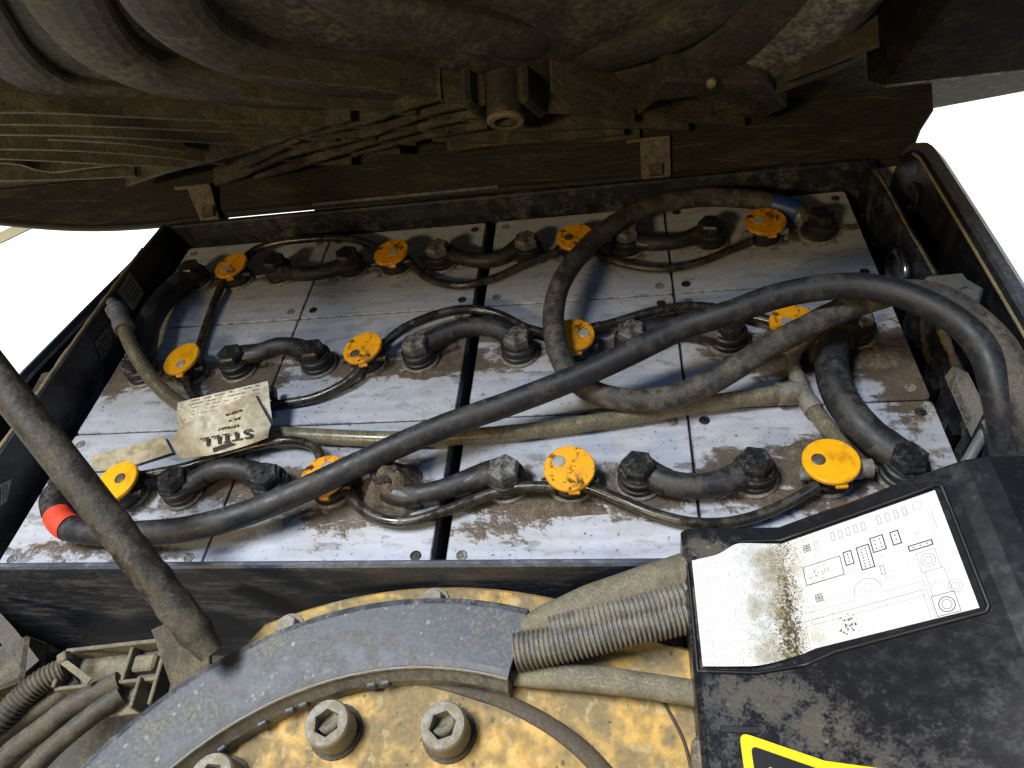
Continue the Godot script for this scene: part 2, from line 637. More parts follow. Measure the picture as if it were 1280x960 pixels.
# plastic of the lids with the dirt that has settled round the poles and caps: colour and height
func lid_textures() -> Array:
	var w := 1620
	var h := 915
	var soft := noise_bytes(11, w, h, 0.006, 4)
	var fine := noise_bytes(12, w, h, 0.035, 5)
	var grit := noise_bytes(13, w, h, 0.13, 3)
	var streak := noise_bytes(14, w, h, 0.05, 4, FastNoiseLite.TYPE_SIMPLEX_SMOOTH, 9.0)
	var smear := noise_bytes(15, w, h, 0.028, 5, FastNoiseLite.TYPE_SIMPLEX_SMOOTH, 3.0)
	var rgb := PackedByteArray()
	rgb.resize(w * h * 3)
	var hei := PackedByteArray()
	hei.resize(w * h)
	# heaps of dirt: x, z, reach along x, reach along z, strength
	var heaps := []
	for r in 3:
		for c in 4:
			var z := row_z(r) - 0.002
			var k: float = [0.94, 0.72, 0.62][r]
			heaps.append([col_x(c) - POLE, z + 0.002, 0.030, 0.021, k])
			heaps.append([col_x(c), z + 0.005, 0.030, 0.019, 0.9 * k])
			heaps.append([col_x(c) + POLE, z + 0.002, 0.030, 0.021, k])
	for x in [[0.372, -0.205, 0.045, 0.030, 1.25], [0.385, -0.165, 0.03, 0.04, 0.75], [0.30, -0.21, 0.045, 0.028, 1.1], [0.33, -0.095, 0.05, 0.022, 1.1], [0.25, -0.085, 0.05, 0.022, 1.0], [0.28, -0.055, 0.05, 0.016, 0.8], [0.16, -0.062, 0.045, 0.018, 1.0], [0.07, -0.060, 0.05, 0.020, 1.05], [0.04, -0.035, 0.04, 0.014, 0.72], [-0.07, -0.078, 0.045, 0.030, 1.3], [-0.085, -0.05, 0.035, 0.02, 0.95], [-0.14, -0.07, 0.05, 0.022, 1.0], [-0.22, -0.085, 0.05, 0.024, 0.95], [-0.34, -0.02, 0.05, 0.014, 0.75], [-0.27, -0.012, 0.04, 0.012, 0.8], [-0.01, -0.222, 0.04, 0.018, 0.95], [-0.10, -0.222, 0.05, 0.016, 0.9], [-0.24, -0.215, 0.06, 0.020, 1.0], [-0.385, -0.225, 0.025, 0.022, 0.9], [0.12, -0.235, 0.07, 0.012, 0.75], [-0.35, -0.385, 0.04, 0.022, 0.85], [0.36, -0.385, 0.05, 0.02, 0.7]]:
		heaps.append(x)
	# each heap adds to a coarse grid of how much dirt lies there
	var gw := 162
	var gh := 92
	var lay := PackedFloat32Array()
	lay.resize(gw * gh)
	for q in heaps:
		for j in gh:
			for i in gw:
				var dx: float = ((i + 0.5) / gw * 0.81 - 0.405 - q[0]) / q[2]
				var dz: float = ((j + 0.5) / gh * 0.4575 - 0.4575 - q[1]) / q[3]
				var d := dx * dx + dz * dz
				if d < 9.0:
					var a := j * gw + i
					lay[a] = maxf(lay[a], q[4] * exp(-d * 0.8)) + 0.12 * q[4] * exp(-d * 0.7)
	var at := 0
	for j in h:
		var gj := minf(float(j) / h * gh, gh - 1.001)
		var j0 := int(gj)
		var fj := gj - j0
		for i in w:
			var gi := minf(float(i) / w * gw, gw - 1.001)
			var i0 := int(gi)
			var fi := gi - i0
			var b := j0 * gw + i0
			var d := (lay[b] * (1.0 - fi) + lay[b + 1] * fi) * (1.0 - fj) + (lay[b + gw if j0 < gh - 1 else b] * (1.0 - fi) + lay[b + 1 + (gw if j0 < gh - 1 else 0)] * fi) * fj
			var s := soft[at] / 255.0
			var f := fine[at] / 255.0
			var g := grit[at] / 255.0
			var k := streak[at] / 255.0
			var e := smear[at] / 255.0
			# caked dirt where the heap and the noise together pass a threshold
			var v := d * 1.12 + (f - 0.5) * 0.6 + (e - 0.5) * 0.55 + (s - 0.5) * 0.4 + (g - 0.5) * 0.22
			var cake := clampf((v - 0.40) / 0.38, 0.0, 1.0)
			cake = cake * cake * (3.0 - 2.0 * cake)
			var film := clampf(d * 0.5 + (s - 0.45) * 0.5 + (f - 0.5) * 0.2, 0.0, 0.55)
			var dark := clampf((e + 0.12 * d - 0.66) / 0.07, 0.0, 1.0) * (0.22 + 0.78 * minf(d * 1.5, 1.0))
			var spot := clampf((g + 0.45 * (f - 0.5) - 0.83) / 0.04, 0.0, 1.0) * (1.0 - cake * 0.6)
			var line := clampf((k - 0.5) * 0.10, -0.035, 0.03) + (s - 0.5) * 0.06
			# sRGB values
			var R := 0.675 + line
			var Gc := 0.69 + line
			var B := 0.722 + line
			R = lerpf(R, 0.50, film); Gc = lerpf(Gc, 0.475, film); B = lerpf(B, 0.44, film)
			R = lerpf(R, 0.27, dark * 0.65); Gc = lerpf(Gc, 0.245, dark * 0.65); B = lerpf(B, 0.23, dark * 0.65)
			var ton := f * 0.45 + s * 0.45 + (g - 0.5) * 0.35 + e * 0.1
			R = lerpf(R, 0.205 + 0.25 * ton, cake * 0.94); Gc = lerpf(Gc, 0.178 + 0.225 * ton, cake * 0.94); B = lerpf(B, 0.15 + 0.185 * ton, cake * 0.94)
			R = lerpf(R, 0.17, spot * 0.7); Gc = lerpf(Gc, 0.145, spot * 0.7); B = lerpf(B, 0.12, spot * 0.7)
			# dirt in the joints between the lids
			var jx := absf(float(i) / w * 0.81 - 0.405)
			var jj := minf(absf(jx - 0.2035), minf(absf(fposmod(float(j) / h * 0.4575, CELL_D) - CELL_D), fposmod(float(j) / h * 0.4575, CELL_D)))
			if jx < 0.02:
				jj = minf(jj, absf(jx - 0.0055))
			if jj < 0.004:
				var joint := clampf(1.0 - jj / (0.0009 + 0.0022 * maxf(f - 0.3, 0.0)), 0.0, 1.0) * 0.8
				R = lerpf(R, 0.2, joint); Gc = lerpf(Gc, 0.18, joint); B = lerpf(B, 0.16, joint)
			rgb[at * 3] = int(clampf(R, 0, 1) * 255)
			rgb[at * 3 + 1] = int(clampf(Gc, 0, 1) * 255)
			rgb[at * 3 + 2] = int(clampf(B, 0, 1) * 255)
			hei[at] = int(clampf(cake * (0.35 + 0.45 * f + 0.2 * g) + dark * 0.1, 0, 1) * 255)
			at += 1
	return [ImageTexture.create_from_image(Image.create_from_data(w, h, false, Image.FORMAT_RGB8, rgb)), ImageTexture.create_from_image(Image.create_from_data(w, h, false, Image.FORMAT_L8, hei))]


class Pen:
	var im: Image
	var k := 8.0           # pixels per millimetre
	var ox := 62.0         # millimetres left of the crease
	var oz := 5.0
	func dot(x: float, z: float, r: float, c: Color) -> void:
		var p := Vector2((x + ox) * k, (z + oz) * k)
		var q := r * k
		for j in range(int(p.y - q - 1), int(p.y + q + 2)):
			for i in range(int(p.x - q - 1), int(p.x + q + 2)):
				if i >= 0 and j >= 0 and i < im.get_width() and j < im.get_height():
					var a := clampf(q + 0.5 - Vector2(i, j).distance_to(p), 0.0, 1.0) * c.a
					if a > 0.0:
						im.set_pixel(i, j, im.get_pixel(i, j).lerp(Color(c.r, c.g, c.b), a))
	func line(a: Vector2, b: Vector2, wide: float, c: Color) -> void:
		var n := int(a.distance_to(b) * k * 0.7) + 1
		for i in n + 1:
			var p := a.lerp(b, float(i) / n)
			dot(p.x, p.y, wide / 2.0, c)
	func rect(x0: float, z0: float, x1: float, z1: float, wide: float, c: Color) -> void:
		line(Vector2(x0, z0), Vector2(x1, z0), wide, c)
		line(Vector2(x1, z0), Vector2(x1, z1), wide, c)
		line(Vector2(x1, z1), Vector2(x0, z1), wide, c)
		line(Vector2(x0, z1), Vector2(x0, z0), wide, c)
	func ring(x: float, z: float, r: float, wide: float, c: Color, a0 := 0.0, a1 := TAU) -> void:
		var n := 6 + int(r * k)
		for i in n:
			var p := a0 + (a1 - a0) * i / n
			var q := a0 + (a1 - a0) * (i + 1) / n
			line(Vector2(x + cos(p) * r, z + sin(p) * r), Vector2(x + cos(q) * r, z + sin(q) * r), wide, c)


# the printed fuse diagram of the control box, seen upside down, with grit along its fold
func diagram_texture() -> ImageTexture:
	var im := Image.create(1328, 720, false, Image.FORMAT_RGB8)   # 166 mm by 90 mm
	im.fill(Color(0.80, 0.80, 0.785))
	var p := Pen.new()
	p.im = im
	var ink := Color(0.05, 0.05, 0.06, 0.95)
	var pale := Color(0.28, 0.29, 0.31, 0.65)
	var faint := Color(0.42, 0.42, 0.45, 0.55)
	# sockets and plugs
	for c in [[17.3, 5.8], [18.2, 40.8]]:
		p.rect(c[0] - 2.3, c[1] - 2.3, c[0] + 2.3, c[1] + 2.3, 0.35, ink)
		p.ring(c[0], c[1], 1.6, 0.4, ink)
		p.dot(c[0], c[1], 0.7, ink)
	p.rect(23.0, 3.2, 25.0, 8.5, 0.25, pale)
	p.rect(11.8, 18.0, 37.4, 30.7, 0.4, ink)
	p.rect(40.0, 16.8, 45.1, 25.6, 0.6, ink)
	p.rect(48.9, 16.5, 56.7, 31.6, 0.6, ink)
	p.rect(58.4, 13.3, 66.3, 22.9, 0.6, ink)
	p.rect(71.0, 13.7, 75.8, 22.2, 0.6, ink)
	p.rect(78.7, 25.9, 92.2, 29.0, 0.6, ink)
	for i in 7:
		for c in [51.4, 54.2]:
			p.dot(c, 18.4 + i * 1.9, 0.42, ink)
	for i in 3:
		p.dot(42.5, 18.8 + i * 2.3, 0.42, ink)
		p.dot(60.8, 15.4 + i * 2.7, 0.42, ink)
		p.dot(64.0, 15.4 + i * 2.7, 0.42, ink)
		p.dot(81.4 + i * 4.0, 27.4, 0.4, ink)
	for i in 2:
		p.dot(73.4, 16.2 + i * 3.0, 0.42, ink)
	# fuses in two rows of four and five
	for i in 5:
		p.rect(35.2 + i * 5.1, 1.0, 37.4 + i * 5.1, 6.6, 0.25, Color(0.2, 0.2, 0.22, 0.8))
	for i in 4:
		p.rect(66.0 + i * 5.35, 0.4, 68.2 + i * 5.35, 6.0, 0.25, Color(0.2, 0.2, 0.22, 0.8))
	p.rect(59.5, 32.5, 61.7, 38.2, 0.25, ink)
	p.rect(64.5, 32.0, 76.0, 37.5, 0.2, faint)
	# round parts
	p.ring(91.1, 2.3, 2.8, 0.22, pale)
	p.ring(24.0, 12.9, 2.6, 0.22, faint)
	p.ring(33.8, 37.1, 6.5, 0.2, faint)
	p.ring(48.9, 46.0, 8.6, 0.25, pale, PI, TAU)
	p.ring(48.9, 45.0, 4.4, 0.2, faint)
	p.ring(48.9, 45.0, 2.2, 0.2, faint)
	p.ring(95.9, 56.0, 3.6, 0.22, pale)
	p.ring(95.9, 56.0, 2.0, 0.22, pale)
	# heavy fuse with its two bolts
	p.rect(81.5, 31.6, 92.4, 43.8, 0.25, pale)
	p.ring(87.0, 37.3, 4.0, 0.25, pale)
	p.ring(87.0, 37.3, 2.2, 0.25, pale)
	p.rect(83.0, 43.8, 93.6, 58.6, 0.25, pale)
	p.rect(82.0, 58.6, 94.4, 70.2, 0.35, Color(0.25, 0.25, 0.27, 0.8))
	p.ring(88.6, 64.8, 4.2, 0.45, Color(0.25, 0.25, 0.27, 0.9))
	p.ring(88.6, 64.8, 2.6, 0.3, Color(0.25, 0.25, 0.27, 0.8))
	# outlines of the case
	p.line(Vector2(8, 48.5), Vector2(40.2, 48.5), 0.22, pale)
	p.line(Vector2(57.4, 48.5), Vector2(80.5, 48.5), 0.22, pale)
	p.line(Vector2(1.6, 53.4), Vector2(80, 53.4), 0.28, pale)
	p.line(Vector2(5.8, 56.7), Vector2(80, 56.7), 0.22, pale)
	p.line(Vector2(1.6, 53.4), Vector2(1.6, 71), 0.28, pale)
	p.line(Vector2(5.8, 56.7), Vector2(5.8, 71), 0.22, pale)
	p.line(Vector2(8.5, 58.6), Vector2(78, 58.6), 0.2, faint)
	p.line(Vector2(8.5, 58.6), Vector2(8.5, 71), 0.2, faint)
	p.line(Vector2(78.5, 55), Vector2(78.5, 71), 0.22, pale)
	p.line(Vector2(80.8, 48), Vector2(80.8, 71), 0.22, pale)
	p.line(Vector2(9, -0.6), Vector2(88, -0.6), 0.2, faint)
	p.line(Vector2(95.6, 4.5), Vector2(95.6, 50), 0.22, faint)
	p.line(Vector2(97.4, 8), Vector2(97.4, 20), 0.25, pale)
	for i in 6:
		p.line(Vector2(-52 + i * 8, 30 + (i % 3) * 9), Vector2(-50 + i * 8, 62), 0.15, Color(0.6, 0.6, 0.6, 0.25))
	p.ring(-6.0, 12.0, 3.4, 0.3, faint)
	p.ring(-4.0, 66.0, 3.0, 0.3, faint)
	p.ring(-20.0, 55.0, 2.4, 0.3, faint)
	# letters and digits of the print, turned upside down like the rest
	for t in [["F01", 90.5, 49.5, 2.6], ["S4", 29.5, 22.5, 2.6], ["X2", 44.2, 29.0, 2.2], ["X7", 63.0, 26.6, 2.0], ["S5", 23.5, 42.4, 2.6], ["X13", 66.5, 40.0, 2.2], ["X1", 59.8, 31.0, 2.2], ["X4", 88.0, 18.5, 2.2], ["LIVE", -22.0, 62.0, 3.0]]:
		stroke_text(p, t[0], t[1], t[2], t[3])
	# soil: a band over the fold, loose grit left of it, a few specks on the right
	var rng := RandomNumberGenerator.new()
	rng.seed = 77
	for i in 4200:
		var z := rng.randf_range(-4.0, 84.0)
		var x := rng.randfn(1.0 - z * 0.12, 8.0 + 0.06 * z)
		if rng.randf() < 0.45:
			x = rng.randf_range(-60.0, 4.0)
		var brown := Color(0.27, 0.23, 0.16).lerp(Color(0.16, 0.14, 0.1), rng.randf())
		var heavy := exp(-pow((x - (1.0 - z * 0.1)) / 7.0, 2.0)) * (0.35 + 0.65 * smoothstep(10.0, 60.0, z))
		brown.a = rng.randf_range(0.25, 0.8)
		p.dot(x, z, rng.randf_range(0.08, 0.3) + heavy * rng.randf_range(0.0, 1.0), brown)
	for i in 330:
		var soft := Color(0.42, 0.37, 0.23, 0.07)
		var z := rng.randf_range(0.0, 80.0)
		p.dot(rng.randfn(-6.0 - z * 0.08, 9.0), z, rng.randf_range(1.5, 5.0), soft)
	for i in 60:
		p.dot(rng.randfn(31.0, 3.0) + rng.randf() * 2.0, rng.randfn(62.0, 2.6), rng.randf_range(0.1, 0.75), Color(0.25, 0.2, 0.13, 0.6))
	for i in 45:
		p.dot(rng.randf_range(10.0, 90.0), rng.randf_range(0.0, 70.0), rng.randf_range(0.08, 0.3), Color(0.3, 0.27, 0.2, 0.5))
	for i in 40:
		p.dot(rng.randfn(22.0, 4.0), rng.randfn(25.0, 3.0), rng.randf_range(0.1, 0.5), Color(0.3, 0.27, 0.2, 0.6))
	return ImageTexture.create_from_image(im)


# strokes on a 4 by 6 grid; written upside down with its right edge at x
func stroke_text(p: Pen, text: String, x: float, z: float, size: float) -> void:
	var shapes := {
		"F": [[0, 0, 0, 6], [0, 6, 4, 6], [0, 3, 3, 3]], "0": [[0, 0, 4, 0], [4, 0, 4, 6], [4, 6, 0, 6], [0, 6, 0, 0]], "1": [[2, 0, 2, 6], [2, 6, 1, 5]],
		"S": [[0, 0, 4, 0], [4, 0, 4, 3], [4, 3, 0, 3], [0, 3, 0, 6], [0, 6, 4, 6]], "5": [[0, 0, 4, 0], [4, 0, 4, 3], [4, 3, 0, 3], [0, 3, 0, 6], [0, 6, 4, 6]],
		"4": [[3, 0, 3, 6], [3, 6, 0, 2], [0, 2, 4, 2]], "X": [[0, 0, 4, 6], [0, 6, 4, 0]], "2": [[0, 6, 4, 6], [4, 6, 4, 3], [4, 3, 0, 0], [0, 0, 4, 0]],
		"7": [[0, 6, 4, 6], [4, 6, 1, 0]], "3": [[0, 6, 4, 6], [4, 6, 4, 0], [4, 0, 0, 0], [1, 3, 4, 3]], "L": [[0, 6, 0, 0], [0, 0, 4, 0]], "I": [[2, 0, 2, 6]],
		"V": [[0, 6, 2, 0], [2, 0, 4, 6]], "E": [[0, 0, 0, 6], [0, 6, 4, 6], [0, 3, 3, 3], [0, 0, 4, 0]],
	}
	var u := size / 6.0
	for i in text.length():
		for s in shapes[text[i]]:
			var a := Vector2(x - (i * 5.4 + s[0]) * u, z + s[1] * u)
			var b := Vector2(x - (i * 5.4 + s[2]) * u, z + s[3] * u)
			p.line(a, b, 0.22, Color(0.45, 0.45, 0.47, 0.65))


func make_materials() -> void:
	make_layers()
	M.bump_map = noise_map(6, 0.03, [0.0, grey(0.0), 1.0, grey(1.0)], 512, FastNoiseLite.TYPE_SIMPLEX_SMOOTH, 5)
	var olive := Color(0.40, 0.375, 0.30)
	M.tray = grimy("black painted steel", Color(0.12, 0.125, 0.145), Color(0.18, 0.185, 0.205), Color(0.34, 0.33, 0.31), 0.36, 0.30, Vector2(0.38, 0.75), 0.5, 0.015, Color(0.42, 0.42, 0.4), 0.14)
	M.tray_front = grimy("dusty black painted steel", Color(0.185, 0.205, 0.255), Color(0.245, 0.265, 0.31), Color(0.40, 0.41, 0.42), 0.38, 0.34, Vector2(0.38, 0.75), 0.5, 0.0, Color(0.52, 0.54, 0.55), 0.1)
	M.tray_front.uv1_scale = Vector3(2.0, 9.0, 3.0)
	M.worn = grimy("bare worn edge", Color(0.50, 0.44, 0.34), Color(0.58, 0.52, 0.42), Color(0.3, 0.27, 0.22), 0.3, 0.05, Vector2(0.5, 0.9), 0.6, 0.06, Color(0.2, 0.17, 0.14))
	M.duct = grimy("dusty black duct", Color(0.20, 0.21, 0.235), Color(0.26, 0.27, 0.29), Color(0.42, 0.415, 0.385), 0.40, 0.24, Vector2(0.38, 0.8), 0.85, 0.008, Color(0.56, 0.55, 0.52), 0.07)
	M.hood = grimy("dirty black hood plastic", Color(0.225, 0.217, 0.188), Color(0.285, 0.27, 0.225), Color(0.38, 0.35, 0.27), 0.30, 0.5, Vector2(0.66, 0.95), 0.4, 0.012, Color(0.50, 0.47, 0.39), 0.15)
	M.hood.metallic_specular = 0.25
	M.flange = grimy("smooth dark rear flange", Color(0.165, 0.158, 0.135), Color(0.195, 0.186, 0.158), Color(0.27, 0.25, 0.20), 0.26, 0.6, Vector2(0.55, 0.85), 0.2, 0.0, Color(0.4, 0.37, 0.3), 0.35)
	M.flange.metallic_specular = 0.3
	M.flange.uv1_scale = Vector3(1.1, 6.0, 6.0)
	M.hood_web = grimy("dust coated hood ribs", Color(0.255, 0.24, 0.20), Color(0.305, 0.285, 0.235), Color(0.39, 0.355, 0.28), 0.36, 0.2, Vector2(0.75, 0.95), 0.4, 0.0, Color(0.52, 0.48, 0.38), 0.15)
	M.hood_web.metallic_specular = 0.25
	M.hood_worn = grimy("scuffed hood plastic", Color(0.27, 0.26, 0.215), Color(0.40, 0.385, 0.33), Color(0.56, 0.54, 0.48), 0.5, 0.10, Vector2(0.7, 0.95), 0.5, 0.03, Color(0.6, 0.57, 0.5), 0.6)
	M.hood_worn.metallic_specular = 0.25
	M.hood_dark = grimy("dark hood plastic", Color(0.10, 0.095, 0.075), Color(0.135, 0.128, 0.10), Color(0.20, 0.185, 0.14), 0.3, 0.5, Vector2(0.8, 0.95), 0.2, 0.0, Color(0.3, 0.28, 0.22), 0.08)
	M.hood_dark.metallic_specular = 0.1
	M.panel = grimy("grey black panel plastic", Color(0.11, 0.115, 0.125), Color(0.15, 0.155, 0.165), Color(0.22, 0.22, 0.215), 0.34, 0.3, Vector2(0.4, 0.65), 0.3, 0.01, Color(0.35, 0.35, 0.34), 0.12)
	M.rim = grimy("grey panel rim", Color(0.34, 0.36, 0.39), Color(0.40, 0.42, 0.45), Color(0.48, 0.48, 0.48), 0.3, 0.3, Vector2(0.4, 0.6), 0.2)
	var ct := cover_texture()
	var cm := StandardMaterial3D.new()
	cm.resource_name = "dusty black cover plastic"
	cm.albedo_texture = ct[0]
	cm.roughness_texture = ct[1]
	cm.texture_repeat = false
	M.cover = cm
	M.rubber = grimy("black rubber", Color(0.105, 0.108, 0.122), Color(0.155, 0.157, 0.17), Color(0.31, 0.295, 0.26), 0.35, 0.15, Vector2(0.45, 0.8), 0.4, 0.008, Color(0.42, 0.4, 0.35), 0.15)
	M.rubber_dusty = grimy("dusty black rubber", Color(0.145, 0.142, 0.138), Color(0.215, 0.207, 0.197), Color(0.42, 0.39, 0.335), 0.48, 0.12, Vector2(0.55, 0.9), 0.5, 0.015, Color(0.5, 0.47, 0.4), 0.2)
	M.strut = grimy("dirt crusted strut", Color(0.13, 0.122, 0.105), Color(0.20, 0.185, 0.16), Color(0.36, 0.33, 0.265), 0.46, 0.17, Vector2(0.45, 0.9), 0.75, 0.09, Color(0.50, 0.47, 0.38), 0.2)
	M.bolt = grimy("black bolt cap", Color(0.085, 0.085, 0.088), Color(0.13, 0.13, 0.13), Color(0.34, 0.325, 0.29), 0.32, 0.08, Vector2(0.33, 0.75), 0.4, 0.01, Color(0.45, 0.43, 0.39), 0.3)
	M.bolt_grey = grimy("dust grey bolt cap", Color(0.20, 0.198, 0.19), Color(0.30, 0.295, 0.28), Color(0.52, 0.505, 0.47), 0.46, 0.06, Vector2(0.45, 0.85), 0.5, 0.02, Color(0.62, 0.6, 0.56), 0.4)
	M.boot = grimy("black lug cover", Color(0.075, 0.074, 0.074), Color(0.12, 0.117, 0.112), Color(0.31, 0.275, 0.225), 0.36, 0.1, Vector2(0.38, 0.8), 0.4, 0.012, Color(0.38, 0.34, 0.28), 0.15)
	M.ring = grimy("pale seal", Color(0.56, 0.55, 0.53), Color(0.48, 0.46, 0.43), Color(0.27, 0.235, 0.19), 0.55, 0.05, Vector2(0.4, 0.8), 0.4, 0.0, Color(0.22, 0.19, 0.16))
	M.yellow = grimy("yellow cap plastic", Color(0.94, 0.66, 0.07), Color(0.91, 0.62, 0.07), Color(0.74, 0.49, 0.08), 0.22, 0.11, Vector2(0.35, 0.6), 0.0, 0.0, Color(0.3, 0.19, 0.06), 0.0, Color(0.12, 0.08, 0.045, 0.9), 0.06)
	M.yellow_clean = grimy("clean yellow cap plastic", Color(0.95, 0.68, 0.07), Color(0.93, 0.66, 0.07), Color(0.86, 0.60, 0.08), 0.15, 0.13, Vector2(0.32, 0.5), 0.3, 0.0, Color(0.3, 0.2, 0.06), 0.0, Color(0.3, 0.19, 0.06, 0.35), 0.05)
	M.yellow_dirty = grimy("soiled yellow cap plastic", Color(0.90, 0.61, 0.06), Color(0.84, 0.55, 0.06), Color(0.58, 0.38, 0.07), 0.36, 0.10, Vector2(0.4, 0.65), 0.0, 0.0, Color(0.2, 0.12, 0.05), 0.0, Color(0.10, 0.065, 0.04, 1.0), 0.08)
	M.plug = plain("black plug plastic", Color(0.10, 0.097, 0.09), 0.5)
	M.float_ = plain("grey float", Color(0.6, 0.6, 0.57), 0.3)
	M.float_dark = grimy("dirty float", Color(0.33, 0.3, 0.26), Color(0.22, 0.2, 0.17), Color(0.4, 0.38, 0.34), 0.3, 0.02, Vector2(0.4, 0.7))
	M.hose = grimy("grey hose", Color(0.36, 0.345, 0.28), Color(0.42, 0.40, 0.325), Color(0.47, 0.44, 0.35), 0.42, 0.16, Vector2(0.16, 0.42), 0.3, 0.0, Color(0.25, 0.22, 0.17))
	M.hose_dark = grimy("dark hose", Color(0.125, 0.118, 0.10), Color(0.185, 0.172, 0.148), Color(0.29, 0.265, 0.215), 0.40, 0.14, Vector2(0.15, 0.5), 0.3, 0.0, Color(0.34, 0.3, 0.25))
	M.fitting = grimy("pale grey fitting", Color(0.52, 0.51, 0.47), Color(0.47, 0.45, 0.41), Color(0.33, 0.3, 0.25), 0.4, 0.06, Vector2(0.4, 0.7), 0.4, 0.0, Color(0.25, 0.22, 0.18))
	M.fitting_grey = grimy("grey coupling", Color(0.40, 0.41, 0.42), Color(0.45, 0.46, 0.47), Color(0.33, 0.31, 0.28), 0.4, 0.06, Vector2(0.4, 0.7), 0.4)
	M.red = grimy("red shrink sleeve", Color(0.92, 0.28, 0.18), Color(0.86, 0.25, 0.17), Color(0.6, 0.3, 0.24), 0.3, 0.07, Vector2(0.4, 0.65), 0.4, 0.01, Color(0.35, 0.2, 0.16))
	M.blue = grimy("blue shrink sleeve", Color(0.09, 0.24, 0.5), Color(0.07, 0.2, 0.42), Color(0.22, 0.26, 0.33), 0.3, 0.07, Vector2(0.4, 0.65), 0.4, 0.01, Color(0.3, 0.32, 0.34))
	M.steel = grimy("galvanised steel", Color(0.62, 0.62, 0.62), Color(0.55, 0.55, 0.56), Color(0.4, 0.38, 0.34), 0.3, 0.06, Vector2(0.3, 0.55))
	M.steel.metallic = 0.7
	M.chrome = plain("chrome", Color(0.8, 0.8, 0.82), 0.18, 1.0)
	M.screw = grimy("dusty screw steel", Color(0.46, 0.45, 0.41), Color(0.52, 0.505, 0.46), Color(0.47, 0.435, 0.34), 0.5, 0.05, Vector2(0.45, 0.85), 0.5, 0.015, Color(0.6, 0.58, 0.52), 0.3)
	M.rust = grimy("rusty plate", Color(0.33, 0.30, 0.26), Color(0.42, 0.39, 0.34), Color(0.50, 0.45, 0.38), 0.45, 0.06, Vector2(0.5, 0.85), 0.5, 0.03, Color(0.15, 0.13, 0.11), 0.3, Color(0.27, 0.17, 0.10, 0.6))
	M.soil = grimy("dry brown dirt", Color(0.27, 0.232, 0.185), Color(0.37, 0.325, 0.265), Color(0.44, 0.395, 0.33), 0.46, 0.07, Vector2(0.85, 1.0), 0.5, 0.12, Color(0.18, 0.14, 0.1), 0.0, Color(0.19, 0.155, 0.12, 0.6), 0.5)
	M.olive = grimy("dust covered plastic", Color(0.35, 0.33, 0.27), Color(0.42, 0.395, 0.32), Color(0.48, 0.45, 0.365), 0.5, 0.13, Vector2(0.6, 0.95), 0.5, 0.02, Color(0.54, 0.51, 0.43), 0.3, Color(0.24, 0.22, 0.185, 0.6))
	M.olive_dark = grimy("dust covered black plastic", Color(0.19, 0.18, 0.155), Color(0.25, 0.235, 0.2), Color(0.40, 0.37, 0.295), 0.5, 0.12, Vector2(0.55, 0.95), 0.5, 0.02, Color(0.44, 0.42, 0.34), 0.12)
	M.ribbed = grimy("grey dusty ribbed plastic", Color(0.33, 0.32, 0.30), Color(0.41, 0.40, 0.37), Color(0.50, 0.475, 0.40), 0.46, 0.10, Vector2(0.32, 0.8), 0.3, 0.0, Color(0.56, 0.54, 0.48), 0.2)
	M.casting = grimy("yellow cast housing", Color(0.76, 0.60, 0.27), Color(0.69, 0.545, 0.26), Color(0.45, 0.405, 0.31), 0.60, 0.26, Vector2(0.5, 0.9), 0.25, 0.02, Color(0.24, 0.20, 0.14), 0.0, Color(0.74, 0.55, 0.2, 0.35), 0.16)
	M.casting = pitted(M.casting)
	M.groove = grimy("soiled groove", Color(0.25, 0.21, 0.14), Color(0.22, 0.185, 0.125), Color(0.34, 0.29, 0.195), 0.36, 0.06, Vector2(0.6, 0.9), 0.5, 0.02)
	M.paper = grimy("soiled paper", Color(0.84, 0.81, 0.72), Color(0.78, 0.745, 0.65), Color(0.60, 0.55, 0.44), 0.36, 0.14, Vector2(0.5, 0.7), 0.5, 0.0, Color(0.36, 0.31, 0.21))
	M.paper_dirty = grimy("brown stained paper", Color(0.74, 0.70, 0.58), Color(0.68, 0.63, 0.50), Color(0.52, 0.46, 0.34), 0.36, 0.12, Vector2(0.4, 0.6), 0.4, 0.0, Color(0.22, 0.18, 0.12), 0.0, Color(0.34, 0.28, 0.18, 0.45), 0.15)
	M.label = grimy("grey label", Color(0.62, 0.61, 0.58), Color(0.56, 0.55, 0.52), Color(0.4, 0.38, 0.34), 0.3, 0.06, Vector2(0.4, 0.6), 0.5, 0.0, Color(0.25, 0.23, 0.2))
	M.label_worn = grimy("worn label", Color(0.46, 0.45, 0.43), Color(0.33, 0.32, 0.30), Color(0.13, 0.125, 0.12), 0.5, 0.06, Vector2(0.4, 0.7), 0.5, 0.0, Color(0.1, 0.1, 0.1))
	M.ink = plain("black ink", Color(0.07, 0.06, 0.055), 0.6)
	M.ink_brown = plain("faded ink", Color(0.22, 0.18, 0.13), 0.6)
	M.sign_yellow = plain("warning yellow", Color(0.92, 0.78, 0.05), 0.4)
	M.sign_black = plain("warning black", Color(0.06, 0.06, 0.065), 0.4)
	M.seal = plain("black trim", Color(0.05, 0.05, 0.055), 0.5)
	M.trim = grimy("beige edge trim", Color(0.62, 0.56, 0.42), Color(0.66, 0.6, 0.46), Color(0.4, 0.35, 0.26), 0.2, 0.1, Vector2(0.5, 0.8))
	M.dark = plain("dark steel", Color(0.08, 0.08, 0.08), 0.8)
	M.floor = plain("pale painted concrete", Color(0.92, 0.92, 0.91), 0.6)
	M.stripe = grimy("beige floor paint", Color(0.5, 0.47, 0.37), Color(0.53, 0.5, 0.4), Color(0.45, 0.42, 0.33), 0.3, 0.5, Vector2(0.5, 0.7))
